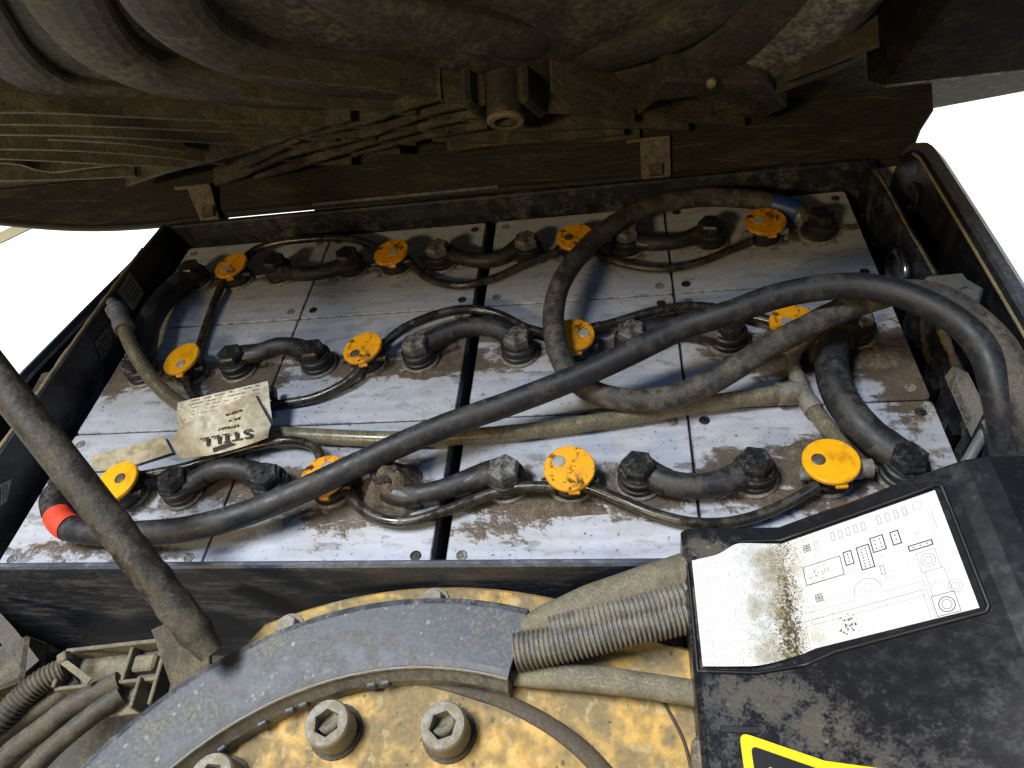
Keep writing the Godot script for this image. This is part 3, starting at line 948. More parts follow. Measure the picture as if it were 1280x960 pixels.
	M.lump = grimy("pale lump of mastic", Color(0.62, 0.56, 0.42), Color(0.55, 0.5, 0.38), Color(0.4, 0.35, 0.26), 0.3, 0.02, Vector2(0.7, 0.95), 0.3, 0.08)
	var lt := lid_textures()
	var lid := StandardMaterial3D.new()
	lid.resource_name = "pale blue grey lid plastic"
	lid.albedo_texture = lt[0]
	lid.roughness = 0.42
	lid.heightmap_enabled = true
	lid.heightmap_texture = lt[1]
	lid.heightmap_scale = 0.13
	lid.texture_repeat = false
	M.lid = lid
	M.case = plain("grey cell case", Color(0.25, 0.25, 0.26), 0.6)
	var dia := StandardMaterial3D.new()
	dia.resource_name = "printed label"
	dia.albedo_texture = diagram_texture()
	dia.roughness = 0.35
	dia.texture_repeat = false
	M.diagram = dia


# ---------------------------------------------------------------- the battery
func build_tray() -> void:
	var t := thing("battery_tray", "black steel battery tray whose four walls stand round the cells", "battery tray")
	# front wall with a rounded lip
	part("front_wall", MB.new().box(Vector3(0.90, 0.40, 0.0062), Transform3D(Basis(), Vector3(0, -0.1845, 0.0006)), 0.0018), M.tray_front, t)
	part("back_wall", MB.new().box(Vector3(0.845, 0.33, 0.009), Transform3D(Basis(), Vector3(0, -0.137, -0.4715)), 0.002), M.tray, t)
	# side walls, their top edge following the cut of the plate
	var lw := v2([-0.467, 0.0325, -0.42, 0.0365, -0.35, 0.0400, -0.27, 0.0428, -0.17, 0.0440, -0.06, 0.044, -0.02, 0.030, -0.003, 0.0155, -0.003, -0.3, -0.467, -0.3])
	var rw := v2([-0.467, 0.0300, -0.40, 0.0350, -0.32, 0.0387, -0.256, 0.0435, -0.243, 0.040, -0.215, 0.0150, -0.165, 0.0127, -0.13, 0.0142, -0.086, 0.0205, -0.05, 0.0265, -0.003, 0.0155, -0.003, -0.3, -0.467, -0.3])
	# (z, y) outline turned into the wall's plane
	var side := Basis(Vector3(0, 0, 1), Vector3(-1, 0, 0), Vector3(0, 1, 0))
	part("left_wall", MB.new().prism(lw, -0.0035, 0.0035, Transform3D(side, Vector3(-0.4225, 0, 0)), 0.001), M.tray, t)
	part("right_wall", MB.new().prism(rw, -0.0035, 0.0035, Transform3D(side, Vector3(0.4225, 0, 0)), 0.001), M.tray, t)
	part("tray_floor", MB.new().box(Vector3(0.84, 0.006, 0.46), Transform3D(Basis(), Vector3(0, -0.30, -0.235))), M.dark, t)
	# bare metal along the worn rims
	var l := [Vector3(-0.4232, 0.0372, -0.41), Vector3(-0.4225, 0.0400, -0.36), Vector3(-0.4232, 0.0414, -0.31), Vector3(-0.4225, 0.0432, -0.26), Vector3(-0.4232, 0.0438, -0.20), Vector3(-0.4225, 0.0442, -0.15), Vector3(-0.423, 0.0442, -0.08)]
	var s := spline(l, 10)
	var rr := PackedFloat32Array()
	var rng := RandomNumberGenerator.new()
	rng.seed = 4
	for i in s.size():
		rr.append(0.0017 + rng.randf() * 0.0011)
	part("worn_rim", MB.new().tube(s, rr, 8), M.worn, t)
	l = [Vector3(0.4225, 0.0170, -0.213), Vector3(0.423, 0.0135, -0.17), Vector3(0.4225, 0.0142, -0.135), Vector3(0.4232, 0.0172, -0.11), Vector3(0.4225, 0.0206, -0.088), Vector3(0.423, 0.024, -0.065), Vector3(0.4225, 0.0265, -0.05), Vector3(0.4225, 0.022, -0.025)]
	s = spline(l, 10)
	rr = PackedFloat32Array()
	for i in s.size():
		rr.append(0.0026 + rng.randf() * 0.0018)
	part("worn_rim", MB.new().tube(s, rr, 8), M.worn, t)
	l = [Vector3(0.4226, 0.0318, -0.44), Vector3(0.4232, 0.0352, -0.40), Vector3(0.4226, 0.0385, -0.33), Vector3(0.4232, 0.0405, -0.295), Vector3(0.4226, 0.0435, -0.258)]
	s = spline(l, 10)
	rr = PackedFloat32Array()
	for i in s.size():
		rr.append(0.0009 + rng.randf() * 0.0007)
	part("worn_rim", MB.new().tube(s, rr, 8), M.worn, t)
	# stickers on the inner faces of the side walls
	sticker(t, [Vector3(-0.4185, 0.0385, -0.3646), Vector3(-0.4185, 0.0066, -0.3642), Vector3(-0.4185, 0.0061, -0.332), Vector3(-0.4185, 0.0375, -0.3315)], Vector3(1, 0, 0), M.label)
	sticker(t, [Vector3(-0.4185, 0.0261, -0.2599), Vector3(-0.4185, 0.0228, -0.2965), Vector3(-0.4185, 0.0052, -0.2925), Vector3(-0.4185, 0.0064, -0.2521)], Vector3(1, 0, 0), M.label_worn)
	sticker(t, [Vector3(0.4182, 0.0004, -0.176), Vector3(0.4185, 0.0179, -0.1726), Vector3(0.4185, 0.032, -0.1516), Vector3(0.4185, 0.0334, -0.1135), Vector3(0.4185, -0.0008, -0.1132)], Vector3(-1, 0, 0), M.label)
	sticker(t, [Vector3(-0.4185, 0.0323, -0.0656), Vector3(-0.4185, 0.0206, -0.0857), Vector3(-0.4185, 0.0119, -0.0667), Vector3(-0.4185, 0.0202, -0.048)], Vector3(1, 0, 0), M.label)
	# ribbed spacers between wall and cells
	for k in 9:
		part("spacer", MB.new().box(Vector3(0.006, 0.05, 0.012), Transform3D(Basis(), Vector3(0.414, -0.036, -0.43 + k * 0.05))), M.seal, t)
	# screw in the back wall
	var turn := Basis(Vector3(1, 0, 0), Vector3(0, 0, 1), Vector3(0, -1, 0))
	var at: Vector3 = Vector3(0.2063, 0.0056, -0.4666)
	part("wall_screw", MB.new().lathe([Vector2(0, 0), Vector2(0.0045, 0), Vector2(0.0045, 0.0015), Vector2(0.003, 0.0022), Vector2(0.0022, 0.0012), Vector2(0, 0.0012)], 16, Transform3D(turn, at)), M.screw, t)


func sticker(t: Node3D, q: Array, face: Vector3, mat: Material) -> void:
	var mb := MB.new()
	var off := face * 0.0006
	var first := 0
	var n := q.size()
	for i in range(1, n - 1):
		mb.tri(q[0] + off, q[i] + off, q[i + 1] + off)
		mb.tri(q[0], q[i + 1], q[i])
	for i in n:
		mb.quad(q[i], q[(i + 1) % n], q[(i + 1) % n] + off, q[i] + off)
	mb.orient(first)
	var o := part("wall_label", mb, mat, t)
	# rows of small print
	var a: Vector3 = q[0]
	var down: Vector3 = q[n - 1] - q[0]
	var across: Vector3 = q[1] - q[0]
	var text := MB.new()
	var rng := RandomNumberGenerator.new()
	rng.seed = 9
	for r in 5:
		var u := 0.12
		while u < 0.8:
			var wide := rng.randf_range(0.05, 0.14)
			var p := a + across * (0.15 + r * 0.15) + down * u + off * 1.3
			var pa := p + down * wide
			text.quad(p, pa, pa + across * 0.06, p + across * 0.06)
			text.quad(p - off * 0.6, p + across * 0.06 - off * 0.6, pa + across * 0.06 - off * 0.6, pa - off * 0.6)
			u += wide + 0.03
	var tx := part("small_print", text, M.ink, o)
	tx.set_meta("kind", "stuff")


func build_cells() -> void:
	var place := [["left end", "second from the left", "third from the left", "right end"], ["front row", "middle row", "back row"]]
	for r in 3:
		for c in 4:
			var x := col_x(c)
			var z := row_z(r)
			var t := thing("battery_cell", "pale grey battery cell lid in the %s, %s" % [place[1][r], place[0][c]], "battery cell", Vector3(x, 0, z), "cells of the battery")
			var hw := CELL_W / 2.0 - 0.0008
			var hd := CELL_D / 2.0 - 0.0008
			# lid: slightly crowned sheet with rounded corners
			var poly := PackedVector2Array()
			var rad := 0.004
			for k in 4:
				var cx: float = [hw - rad, -hw + rad, -hw + rad, hw - rad][k]
				var cz: float = [hd - rad, hd - rad, -hd + rad, -hd + rad][k]
				for i in 4:
					var a := PI / 2 * (k + i / 3.0)
					poly.append(Vector2(cx + cos(a) * rad, cz + sin(a) * rad))
			var lid := MB.new().prism(poly, -0.012, 0.0, Transform3D(), 0.0008, Vector4(1.0 / 0.81, 1.0 / 0.4575, (x + 0.405) / 0.81, (z + 0.4575) / 0.4575))
			part("lid", lid, M.lid, t)
			part("case", MB.new().box(Vector3(CELL_W - 0.004, 0.26, CELL_D - 0.004), Transform3D(Basis(), Vector3(0, -0.143, 0)), 0.003), M.case, t)
			for s in [[-1, -1], [1, 1], [1, -1], [-1, 1]]:
				if (r + c + s[0] * s[1]) % 3 == 0 and r < 2:
					continue
				var pin := MB.new().lathe([Vector2(0.0046, -0.001), Vector2(0.0046, 0.0006), Vector2(0.0038, 0.0009), Vector2(0.0034, 0.0002), Vector2(0.0018, 0.0002), Vector2(0.0013, 0.0007), Vector2(0, 0.0007)], 16, Transform3D(Basis(), Vector3(s[0] * (hw - 0.0125), 0, s[1] * (hd - 0.0125))))
				part("lid_pin", pin, M.boot if (r + c) % 2 else M.ring, t)


func make_terminal(kind: int) -> Node3D:
	var t := Node3D.new()
	t.name = "terminal_bolt" if kind == 0 else "terminal_bolt_00k%d" % kind
	part("seal_ring", MB.new().lathe([Vector2(0.0, 0), Vector2(0.0192, 0), Vector2(0.0192, 0.0022), Vector2(0.0178, 0.0036), Vector2(0, 0.0036)], 28), M.ring, t)
	part("collar", MB.new().lathe([Vector2(0, 0.003), Vector2(0.0172, 0.003), Vector2(0.0172, 0.0075), Vector2(0.0158, 0.0085), Vector2(0.0158, 0.0115), Vector2(0.0165, 0.0125), Vector2(0.0165, 0.0155), Vector2(0.0146, 0.017), Vector2(0, 0.017)], 28), M.boot, t)
	part("washer", MB.new().lathe([Vector2(0, 0.016), Vector2(0.0148, 0.016), Vector2(0.0148, 0.0182), Vector2(0, 0.0182)], 24), M.bolt, t)
	# hexagonal head with chamfered corners and a small hole
	var turn := 0.2 + kind * 0.37
	part("hex_head", MB.new().lathe([Vector2(0, 0.018), Vector2(0.0136, 0.018), Vector2(0.0136, 0.0258), Vector2(0.0119, 0.0278), Vector2(0.0018, 0.0278), Vector2(0.0014, 0.0262), Vector2(0, 0.0262)], 6, Transform3D(), false, true, turn), M.bolt_grey if kind == 1 else M.bolt, t)
	return t


func build_terminals() -> void:
	var protos := [make_terminal(0), make_terminal(1), make_terminal(2)]
	var what := ["black hex bolt left of the cap", "black hex bolt right of the cap"]
	var rows := ["front row", "middle row", "back row"]
	var cols := ["leftmost cell", "second cell from the left", "third cell from the left", "rightmost cell"]
	var n := 0
	for r in 3:
		for c in 4:
			for s in 2:
				var o: Node3D = protos[1 if [3, 4, 5, 13, 15, 20].has((2 - r) * 8 + c * 2 + s) or (r == 1 and [3, 4, 5].has(c * 2 + s)) else (0 if (c + s + r) % 2 else 2)].duplicate()
				o.name = numbered("terminal_bolt", self)
				add_child(o, true)
				o.position = Vector3(col_x(c) + (2 * s - 1) * POLE, 0, row_z(r) - 0.002)
				o.rotation = Vector3(0.02 * sin(n * 3.1), 0, 0.03 * cos(n * 2.3))
				tag(o, "%s on %s, %s" % [what[s], cols[c], rows[r]], "terminal bolt", "terminal bolts of the battery")
				n += 1
	for p in protos:
		p.free()


func build_caps() -> void:
	var rows := ["front row", "middle row", "back row"]
	var cols := ["left end of the %s", "second cell from the left of the %s", "third cell from the left of the %s", "right end of the %s"]
	var mats := [[M.yellow_clean, M.yellow_dirty, M.yellow, M.yellow_clean], [M.yellow_clean, M.yellow, M.yellow_dirty, M.yellow], [M.yellow, M.yellow_dirty, M.yellow, M.yellow_dirty]]
	# where the little float window sits, and how the flap leans
	var spot := [[Vector2(0.004, -0.002), Vector2(0.001, -0.008), Vector2(-0.0085, -0.006), Vector2(-0.009, -0.001)], [Vector2(0.004, 0.009), Vector2(-0.006, 0.008), Vector2(0.0105, -0.001), Vector2(-0.006, 0.0)], [Vector2(-0.003, 0.006), Vector2(0.004, 0.003), Vector2(-0.007, 0.001), Vector2(-0.007, 0.0)]]
	var lean := [[Vector2(0.05, 0.10), Vector2(0, 0.02), Vector2(0.1, -0.04), Vector2(0.0, 0.03)], [Vector2(0.06, 0.16), Vector2(0.03, 0.12), Vector2(0.05, -0.05), Vector2(0.05, 0.02)], [Vector2(0.03, 0.12), Vector2(0.06, 0.08), Vector2(0.05, 0.0), Vector2(0.08, 0.0)]]
	for r in 3:
		for c in 4:
			var label: String = "yellow flap filler cap on the " + cols[c] % rows[r]
			var t := thing("filler_cap", label, "filler cap", Vector3(col_x(c), 0, row_z(r) - 0.001), "yellow filler caps")
			part("gasket", MB.new().lathe([Vector2(0, 0), Vector2(0.0195, 0), Vector2(0.0195, 0.002), Vector2(0.018, 0.0034), Vector2(0, 0.0034)], 28), M.ring, t)
			part("plug_body", MB.new().lathe([Vector2(0, 0.003), Vector2(0.0172, 0.003), Vector2(0.0172, 0.0085), Vector2(0.0158, 0.0095), Vector2(0.0158, 0.0195), Vector2(0, 0.0195)], 28), M.plug, t)
			var tilt := Basis.from_euler(Vector3(lean[r][c].x, 0, lean[r][c].y))
			var xf := Transform3D(tilt, Vector3(0, 0.0222, 0))
			var f := part("flap", MB.new().lathe([Vector2(0, -0.002), Vector2(0.0195, -0.002), Vector2(0.0206, -0.0012), Vector2(0.0206, 0.0014), Vector2(0.0198, 0.0022), Vector2(0, 0.0022)], 40, xf), mats[r][c], t)
			part("hinge_tab", MB.new().box(Vector3(0.009, 0.0035, 0.010), Transform3D(tilt, tilt * Vector3(0.0, 0.0, 0.0) + Vector3(0.004, 0.0186, 0.0165)), 0.0008), mats[r][c], f)
			var p2: Vector2 = spot[r][c]
			part("float_window", MB.new().lathe([Vector2(0, 0.0018), Vector2(0.0052, 0.0018), Vector2(0.0052, 0.0027), Vector2(0.0043, 0.0032), Vector2(0.004, 0.0026), Vector2(0.0, 0.0032)], 20, xf * Transform3D(Basis(), Vector3(p2.x, 0, p2.y))), M.float_ if (r * 2 + c) % 3 else M.float_dark, f)
			# hose stubs to both sides
			for s in [-1, 1]:
				var a := Vector3(s * 0.010, 0.0125, 0.004)
				var b := Vector3(s * 0.023, 0.0125, 0.006)
				part("hose_stub", MB.new().tube(PackedVector3Array([a, b]), PackedFloat32Array([0.005, 0.0036]), 12), M.plug if c < 3 else M.fitting_grey, t)


# a short insulated link between two poles: cable and the boots at both ends
func link(label: String, p: Array, r_cable: float, r_boot: float, boot_share: float, called := "cell_connector") -> void:
	var t := thing(called, label, "cell connector", Vector3.ZERO, "connectors between the cells")
	var s := spline(p, 8)
	part("cable", MB.new().tube(s, same(s.size(), r_cable), 16), M.rubber, t)
	var n := int(s.size() * boot_share) + 2
	var a := s.slice(0, n)
	var b := s.slice(s.size() - n)
	var ra := PackedFloat32Array()
	for i in n:
		ra.append(lerpf(r_boot, r_cable * 1.13, smoothstep(0.25, 0.95, float(i) / (n - 1))))
	var rb := ra.duplicate()
	rb.reverse()
	part("lug_boot", MB.new().tube(a, ra, 16, 0.8), M.boot, t)
	part("lug_boot", MB.new().tube(b, rb, 16, 0.8), M.boot, t)


# caked dirt: a low uneven heap
func heap(label: String, at: Vector3, rx: float, rz: float, high: float, seed_: int) -> void:
	var n := FastNoiseLite.new()
	n.seed = seed_
	n.frequency = 45.0
	n.fractal_octaves = 4
	var segs := 40
	var rings := 12
	var mb := MB.new()
	var P := []
	for j in rings + 1:
		var row := PackedVector3Array()
		for i in segs:
			var a := TAU * i / segs
			var f := float(j) / rings
			var edge := 1.0 + 0.35 * n.get_noise_2d(cos(a) * 0.03, sin(a) * 0.03)
			var x := cos(a) * rx * f * edge
			var z := sin(a) * rz * f * edge
			var y := high * pow(cos(f * PI / 2), 1.3) * (1.0 + 0.35 * n.get_noise_2d(x, z)) + 0.0016 * n.get_noise_2d(x * 4.0, z * 4.0) * (1.0 - f) - 0.0006 * f
			row.append(at + Vector3(x, y, z))
		P.append(row)
	for j in rings:
		for i in segs:
			var k := (i + 1) % segs
			if j == 0:
				mb.tri(P[0][0], P[1][k], P[1][i], 1)
			else:
				mb.quad(P[j][i], P[j][k], P[j + 1][k], P[j + 1][i], 1)
	for i in range(1, segs - 1):
		mb.tri(P[rings][0], P[rings][i], P[rings][i + 1], 2)
	for i in mb.G.size():
		var q := mb.P[i * 3]
		var nr := (mb.P[i * 3 + 1] - q).cross(mb.P[i * 3 + 2] - q)
		if (nr.y < 0.0) != (mb.G[i] == 2):
			mb.flip(i)
	tag(part("dirt_heap", mb, M.soil), label, "dirt", "heaps of caked dirt")


func build_dirt() -> void:
	heap("tall heap of brown dirt burying the bolt left of the front middle gap", Vector3(-MID_GAP / 2 - CELL_W / 2 + POLE + 0.002, 0, row_z(0) + 0.002), 0.032, 0.027, 0.031, 3)
	heap("low ridge of brown dirt below the middle front row cap", Vector3(col_x(2) - 0.012, 0, row_z(0) + 0.021), 0.050, 0.011, 0.0035, 5)
	heap("low brown dirt heap left of the right front row cap", Vector3(col_x(3) - 0.026, 0, row_z(0) + 0.017), 0.032, 0.011, 0.004, 8)
	heap("brown dirt crust between the right caps of front and middle row", Vector3(col_x(3) - 0.002, 0, row_z(0) - 0.028), 0.040, 0.013, 0.003, 9)
	heap("crust of sandy dirt beside the S-shaped cable at the right lid edge", Vector3(0.368, 0, row_z(1) + 0.024), 0.030, 0.020, 0.003, 12)
	heap("brown dirt crust in front of the arched middle row link", Vector3(-0.045, 0, row_z(1) + 0.016), 0.034, 0.010, 0.003, 14)


func build_links() -> void:
	link("black cable link arching between left pair of front row bolts", [Vector3(-0.257, 0.012, -0.0796), Vector3(-0.2348, 0.0135, -0.0813), Vector3(-0.2187, 0.015, -0.0901), Vector3(-0.2013, 0.015, -0.0939), Vector3(-0.182, 0.0135, -0.0899), Vector3(-0.1665, 0.012, -0.0828)], 0.0092, 0.0122, 0.3)
	link("mud caked cable link across the middle gap in the front row", [Vector3(-0.0543, 0.01, -0.0734), Vector3(-0.0328, 0.01, -0.064), Vector3(-0.0074, 0.011, -0.0666), Vector3(0.0209, 0.012, -0.0762), Vector3(0.0473, 0.012, -0.085)], 0.0088, 0.0125, 0.35)
	link("black U-shaped cable link bulging forward right of middle front row cap", [Vector3(0.1584, 0.012, -0.0859), Vector3(0.1687, 0.012, -0.0762), Vector3(0.1831, 0.012, -0.0682), Vector3(0.2024, 0.012, -0.0646), Vector3(0.2232, 0.012, -0.0677), Vector3(0.2398, 0.012, -0.0754), Vector3(0.2507, 0.012, -0.0841)], 0.0105, 0.0125, 0.3)
	link("black cable link between left pair of middle row bolts", [Vector3(-0.2517, 0.013, -0.2381), Vector3(-0.2242, 0.015, -0.2398), Vector3(-0.2045, 0.016, -0.2466), Vector3(-0.1848, 0.015, -0.2448), Vector3(-0.1604, 0.013, -0.2334)], 0.0092, 0.0122, 0.34)
	link("black arched cable link over the middle gap in the middle row", [Vector3(-0.0486, 0.013, -0.2337), Vector3(-0.031, 0.015, -0.246), Vector3(-0.0055, 0.017, -0.2555), Vector3(0.0207, 0.017, -0.2544), Vector3(0.0389, 0.015, -0.2458), Vector3(0.0506, 0.013, -0.2335)], 0.0098, 0.0122, 0.3)
	link("dusty cable link under the long cable in the middle row", [Vector3(0.1611, 0.012, -0.2373), Vector3(0.1897, 0.013, -0.2424), Vector3(0.2188, 0.013, -0.2388), Vector3(0.2479, 0.012, -0.2277)], 0.0102, 0.0122, 0.38)
	link("black cable link between the left pair of back row bolts", [Vector3(-0.25, 0.012, -0.3817), Vector3(-0.2198, 0.013, -0.3697), Vector3(-0.189, 0.013, -0.369), Vector3(-0.1581, 0.012, -0.3811)], 0.0086, 0.0115, 0.3)
	link("shaded cable link across the middle gap in the back row", [Vector3(-0.0552, 0.012, -0.3977), Vector3(-0.0251, 0.012, -0.3764), Vector3(0.007, 0.012, -0.3668), Vector3(0.0279, 0.012, -0.3755), Vector3(0.0457, 0.012, -0.3934)], 0.0084, 0.0115, 0.3)
	link("shaded cable link between the right pair of back row bolts", [Vector3(0.1582, 0.012, -0.387), Vector3(0.1833, 0.012, -0.3752), Vector3(0.2151, 0.012, -0.3752), Vector3(0.248, 0.012, -0.389)], 0.0084, 0.0115, 0.3)
	# the two links that join the rows
	link("thick S-shaped black cable joining middle and front row at right end", [Vector3(0.3604, 0.014, -0.2325), Vector3(0.3416, 0.018, -0.2177), Vector3(0.3278, 0.021, -0.1922), Vector3(0.3221, 0.022, -0.1602), Vector3(0.3256, 0.021, -0.1306), Vector3(0.3366, 0.018, -0.1065), Vector3(0.3492, 0.015, -0.0919), Vector3(0.3599, 0.013, -0.0817)], 0.0134, 0.0148, 0.2, "row_connector")
	link("thick black cable joining back and middle row at left end", [Vector3(-0.3572, 0.014, -0.3798), Vector3(-0.366, 0.017, -0.3596), Vector3(-0.3702, 0.021, -0.3273), Vector3(-0.3666, 0.024, -0.2878), Vector3(-0.3581, 0.022, -0.2542), Vector3(-0.3598, 0.017, -0.2353), Vector3(-0.3682, 0.012, -0.2266)], 0.0130, 0.0145, 0.2, "row_connector")


func build_hoses() -> void:
	var list := [
		["thin dark hose behind the left front row cable link", M.hose_dark, 0.0045, [Vector3(-0.3033, 0.012, -0.0888), Vector3(-0.2814, 0.011, -0.0932), Vector3(-0.2479, 0.011, -0.1001), Vector3(-0.2128, 0.011, -0.1132), Vector3(-0.1794, 0.012, -0.122), Vector3(-0.1525, 0.012, -0.1246), Vector3(-0.1273, 0.012, -0.1153), Vector3(-0.1149, 0.012, -0.0947)]],
		["glossy hose sagging below middle front row cable link", M.hose_dark, 0.0048, [Vector3(-0.0989, 0.012, -0.0815), Vector3(-0.0864, 0.01, -0.0694), Vector3(-0.0699, 0.009, -0.0523), Vector3(-0.0481, 0.009, -0.0412), Vector3(-0.0234, 0.009, -0.04), Vector3(0.006, 0.009, -0.0499), Vector3(0.0382, 0.01, -0.0629), Vector3(0.0646, 0.012, -0.0678), Vector3(0.0929, 0.0125, -0.0667)]],
		["glossy hose sagging from middle cap to right front row cap", M.hose_dark, 0.0046, [Vector3(0.1141, 0.0125, -0.0684), Vector3(0.1267, 0.011, -0.0637), Vector3(0.1453, 0.009, -0.0548), Vector3(0.1681, 0.008, -0.0434), Vector3(0.1938, 0.008, -0.0352), Vector3(0.2206, 0.008, -0.034), Vector3(0.2467, 0.009, -0.0398), Vector3(0.2713, 0.01, -0.0511), Vector3(0.2914, 0.0125, -0.0625)]],
		["brown hose crossing the left middle row in front of its link", M.hose_dark, 0.0048, [Vector3(-0.2973, 0.0125, -0.2144), Vector3(-0.2874, 0.01, -0.1983), Vector3(-0.2689, 0.007, -0.1816), Vector3(-0.2394, 0.006, -0.1715), Vector3(-0.211, 0.006, -0.1709), Vector3(-0.1812, 0.006, -0.1754), Vector3(-0.1479, 0.006, -0.1817), Vector3(-0.1204, 0.009, -0.195), Vector3(-0.1062, 0.0125, -0.21), Vector3(-0.1004, 0.0125, -0.2293)]],
		["dark hose arching behind the middle row gap link", M.hose_dark, 0.0050, [Vector3(-0.1009, 0.0125, -0.2161), Vector3(-0.0916, 0.013, -0.236), Vector3(-0.0791, 0.015, -0.2524), Vector3(-0.0606, 0.017, -0.2663), Vector3(-0.0293, 0.018, -0.2791), Vector3(0.0013, 0.017, -0.2821), Vector3(0.029, 0.014, -0.2743), Vector3(0.0584, 0.011, -0.255), Vector3(0.0925, 0.0125, -0.2393)]],
		["dark hose between two right caps of the middle row", M.hose_dark, 0.0048, [Vector3(0.1171, 0.0125, -0.246), Vector3(0.1449, 0.013, -0.2542), Vector3(0.1797, 0.014, -0.2646), Vector3(0.214, 0.015, -0.2682), Vector3(0.2468, 0.014, -0.2615), Vector3(0.2743, 0.0125, -0.2495), Vector3(0.2962, 0.0125, -0.2399)]],
		["dark hose running from back left cap to middle left cap", M.hose_dark, 0.0046, [Vector3(-0.3111, 0.0125, -0.3779), Vector3(-0.314, 0.009, -0.3562), Vector3(-0.3119, 0.007, -0.3167), Vector3(-0.3051, 0.007, -0.2697), Vector3(-0.297, 0.009, -0.2336), Vector3(-0.2936, 0.0125, -0.2142)]],
		["shaded hose along the back wall at left", M.hose_dark, 0.0045, [Vector3(-0.3017, 0.0125, -0.3978), Vector3(-0.29, 0.014, -0.4208), Vector3(-0.2584, 0.016, -0.4299), Vector3(-0.2066, 0.016, -0.4309), Vector3(-0.1646, 0.015, -0.425), Vector3(-0.132, 0.0125, -0.4101)]],
		["hose sagging across the middle gap in the back row", M.hose_dark, 0.0045, [Vector3(-0.0919, 0.0125, -0.3841), Vector3(-0.0799, 0.01, -0.3713), Vector3(-0.0632, 0.008, -0.3522), Vector3(-0.0398, 0.006, -0.3397), Vector3(-0.0123, 0.006, -0.3353), Vector3(0.0174, 0.007, -0.3429), Vector3(0.0477, 0.01, -0.3574), Vector3(0.0842, 0.0125, -0.3734)]],
		["thin hose sagging between right caps of the back row", M.hose_dark, 0.0042, [Vector3(0.1131, 0.0125, -0.3753), Vector3(0.1284, 0.01, -0.3654), Vector3(0.1485, 0.007, -0.3531), Vector3(0.1765, 0.006, -0.3417), Vector3(0.2058, 0.006, -0.3382), Vector3(0.2371, 0.007, -0.345), Vector3(0.2663, 0.01, -0.3561), Vector3(0.2871, 0.0125, -0.3635)]],
	]
	for q in list:
		var t := thing("fill_hose", q[0], "hose", Vector3.ZERO, "thin water filling hoses")
		part("tube", hose(q[3], q[2]), q[1], t)
		var ends := [q[3][0], q[3][q[3].size() - 1]]
		part("sleeve_end", hose([ends[0], ends[0].lerp(q[3][1], 0.5)], q[2] * 1.18, 2), M.hose_dark, t)
	# main filling tube with coupling at one end and T piece at the other
	var m := thing("main_fill_tube", "long grey translucent filling tube lying across the middle of the battery", "hose")
	var path: Array = [Vector3(-0.3722, 0.052, -0.2662), Vector3(-0.361, 0.046, -0.2471), Vector3(-0.3444, 0.037, -0.2243), Vector3(-0.3235, 0.027, -0.2019), Vector3(-0.2981, 0.018, -0.1813), Vector3(-0.2661, 0.011, -0.1647), Vector3(-0.2279, 0.008, -0.1502), Vector3(-0.1829, 0.0075, -0.1387), Vector3(-0.1049, 0.0075, -0.1296), Vector3(-0.0506, 0.0075, -0.1253), Vector3(-0.0061, 0.0075, -0.1251), Vector3(0.0514, 0.0075, -0.1278), Vector3(0.1075, 0.0078, -0.1338), Vector3(0.1627, 0.0085, -0.1411), Vector3(0.2171, 0.01, -0.1493), Vector3(0.2604, 0.011, -0.154), Vector3(0.2821, 0.012, -0.1563)]
	part("tube", hose(path, 0.0074, 8, 18), M.hose, m)
	var cp: Array = [Vector3(-0.3933, 0.056, -0.2905), Vector3(-0.3834, 0.055, -0.2791), Vector3(-0.3759, 0.0535, -0.2699), Vector3(-0.3642, 0.048, -0.2526)]
	var cs := spline(cp, 8)
	var cr := PackedFloat32Array()
	for i in cs.size():
		var f := float(i) / (cs.size() - 1)
		cr.append(0.0055 if f < 0.22 else (0.0068 if f < 0.3 else (0.0105 if f < 0.42 else (0.0088 if f < 0.52 else (0.0105 if f < 0.62 else (0.0092 if f < 0.8 else 0.0102))))))
	part("coupling", MB.new().tube(cs, cr, 20), M.fitting_grey, m)
	var tp := thing("tee_fitting", "pale grey plastic T fitting at the right end of the grey tube", "pipe fitting")
	var c0: Array = [Vector3(0.2778, 0.0125, -0.1544), Vector3(0.2981, 0.0125, -0.1567)]
	var c1: Array = [Vector3(0.2968, 0.0125, -0.1741), Vector3(0.2981, 0.0125, -0.1567), Vector3(0.3017, 0.0125, -0.139)]
	part("socket", MB.new().tube(spline(c0, 6), PackedFloat32Array([0.0098, 0.0098, 0.0092, 0.0098, 0.0092, 0.0086, 0.0086]), 18), M.fitting, tp)
	part("branch", hose(c1, 0.0068, 6, 16), M.fitting, tp)
	var b1 := thing("branch_hose", "grey brown hose bending from the T fitting up to the middle row", "hose", Vector3.ZERO, "branch hoses of the T fitting")
	part("tube", hose([Vector3(0.2968, 0.0125, -0.1741), Vector3(0.2966, 0.0125, -0.1912), Vector3(0.3061, 0.0125, -0.2101), Vector3(0.326, 0.0125, -0.2288), Vector3(0.3478, 0.0125, -0.2416)], 0.0060, 8, 14), M.hose, b1)
	var b2 := thing("branch_hose", "grey brown hose from the T fitting down to the front right cap", "hose", Vector3.ZERO, "branch hoses of the T fitting")
	part("tube", hose([Vector3(0.301, 0.0125, -0.1416), Vector3(0.3075, 0.0125, -0.1243), Vector3(0.315, 0.0125, -0.103), Vector3(0.3234, 0.0125, -0.0782)], 0.0066, 8, 14), M.hose, b2)
	part("end_fitting", hose([Vector3(0.3151, 0.0125, -0.077), Vector3(0.3334, 0.0125, -0.0771)], 0.0072, 4, 14), M.fitting, b2)
	part("collar", hose([Vector3(0.3004, 0.0125, -0.1451), Vector3(0.3035, 0.0125, -0.1355)], 0.0080, 4, 14), M.fitting, b2)


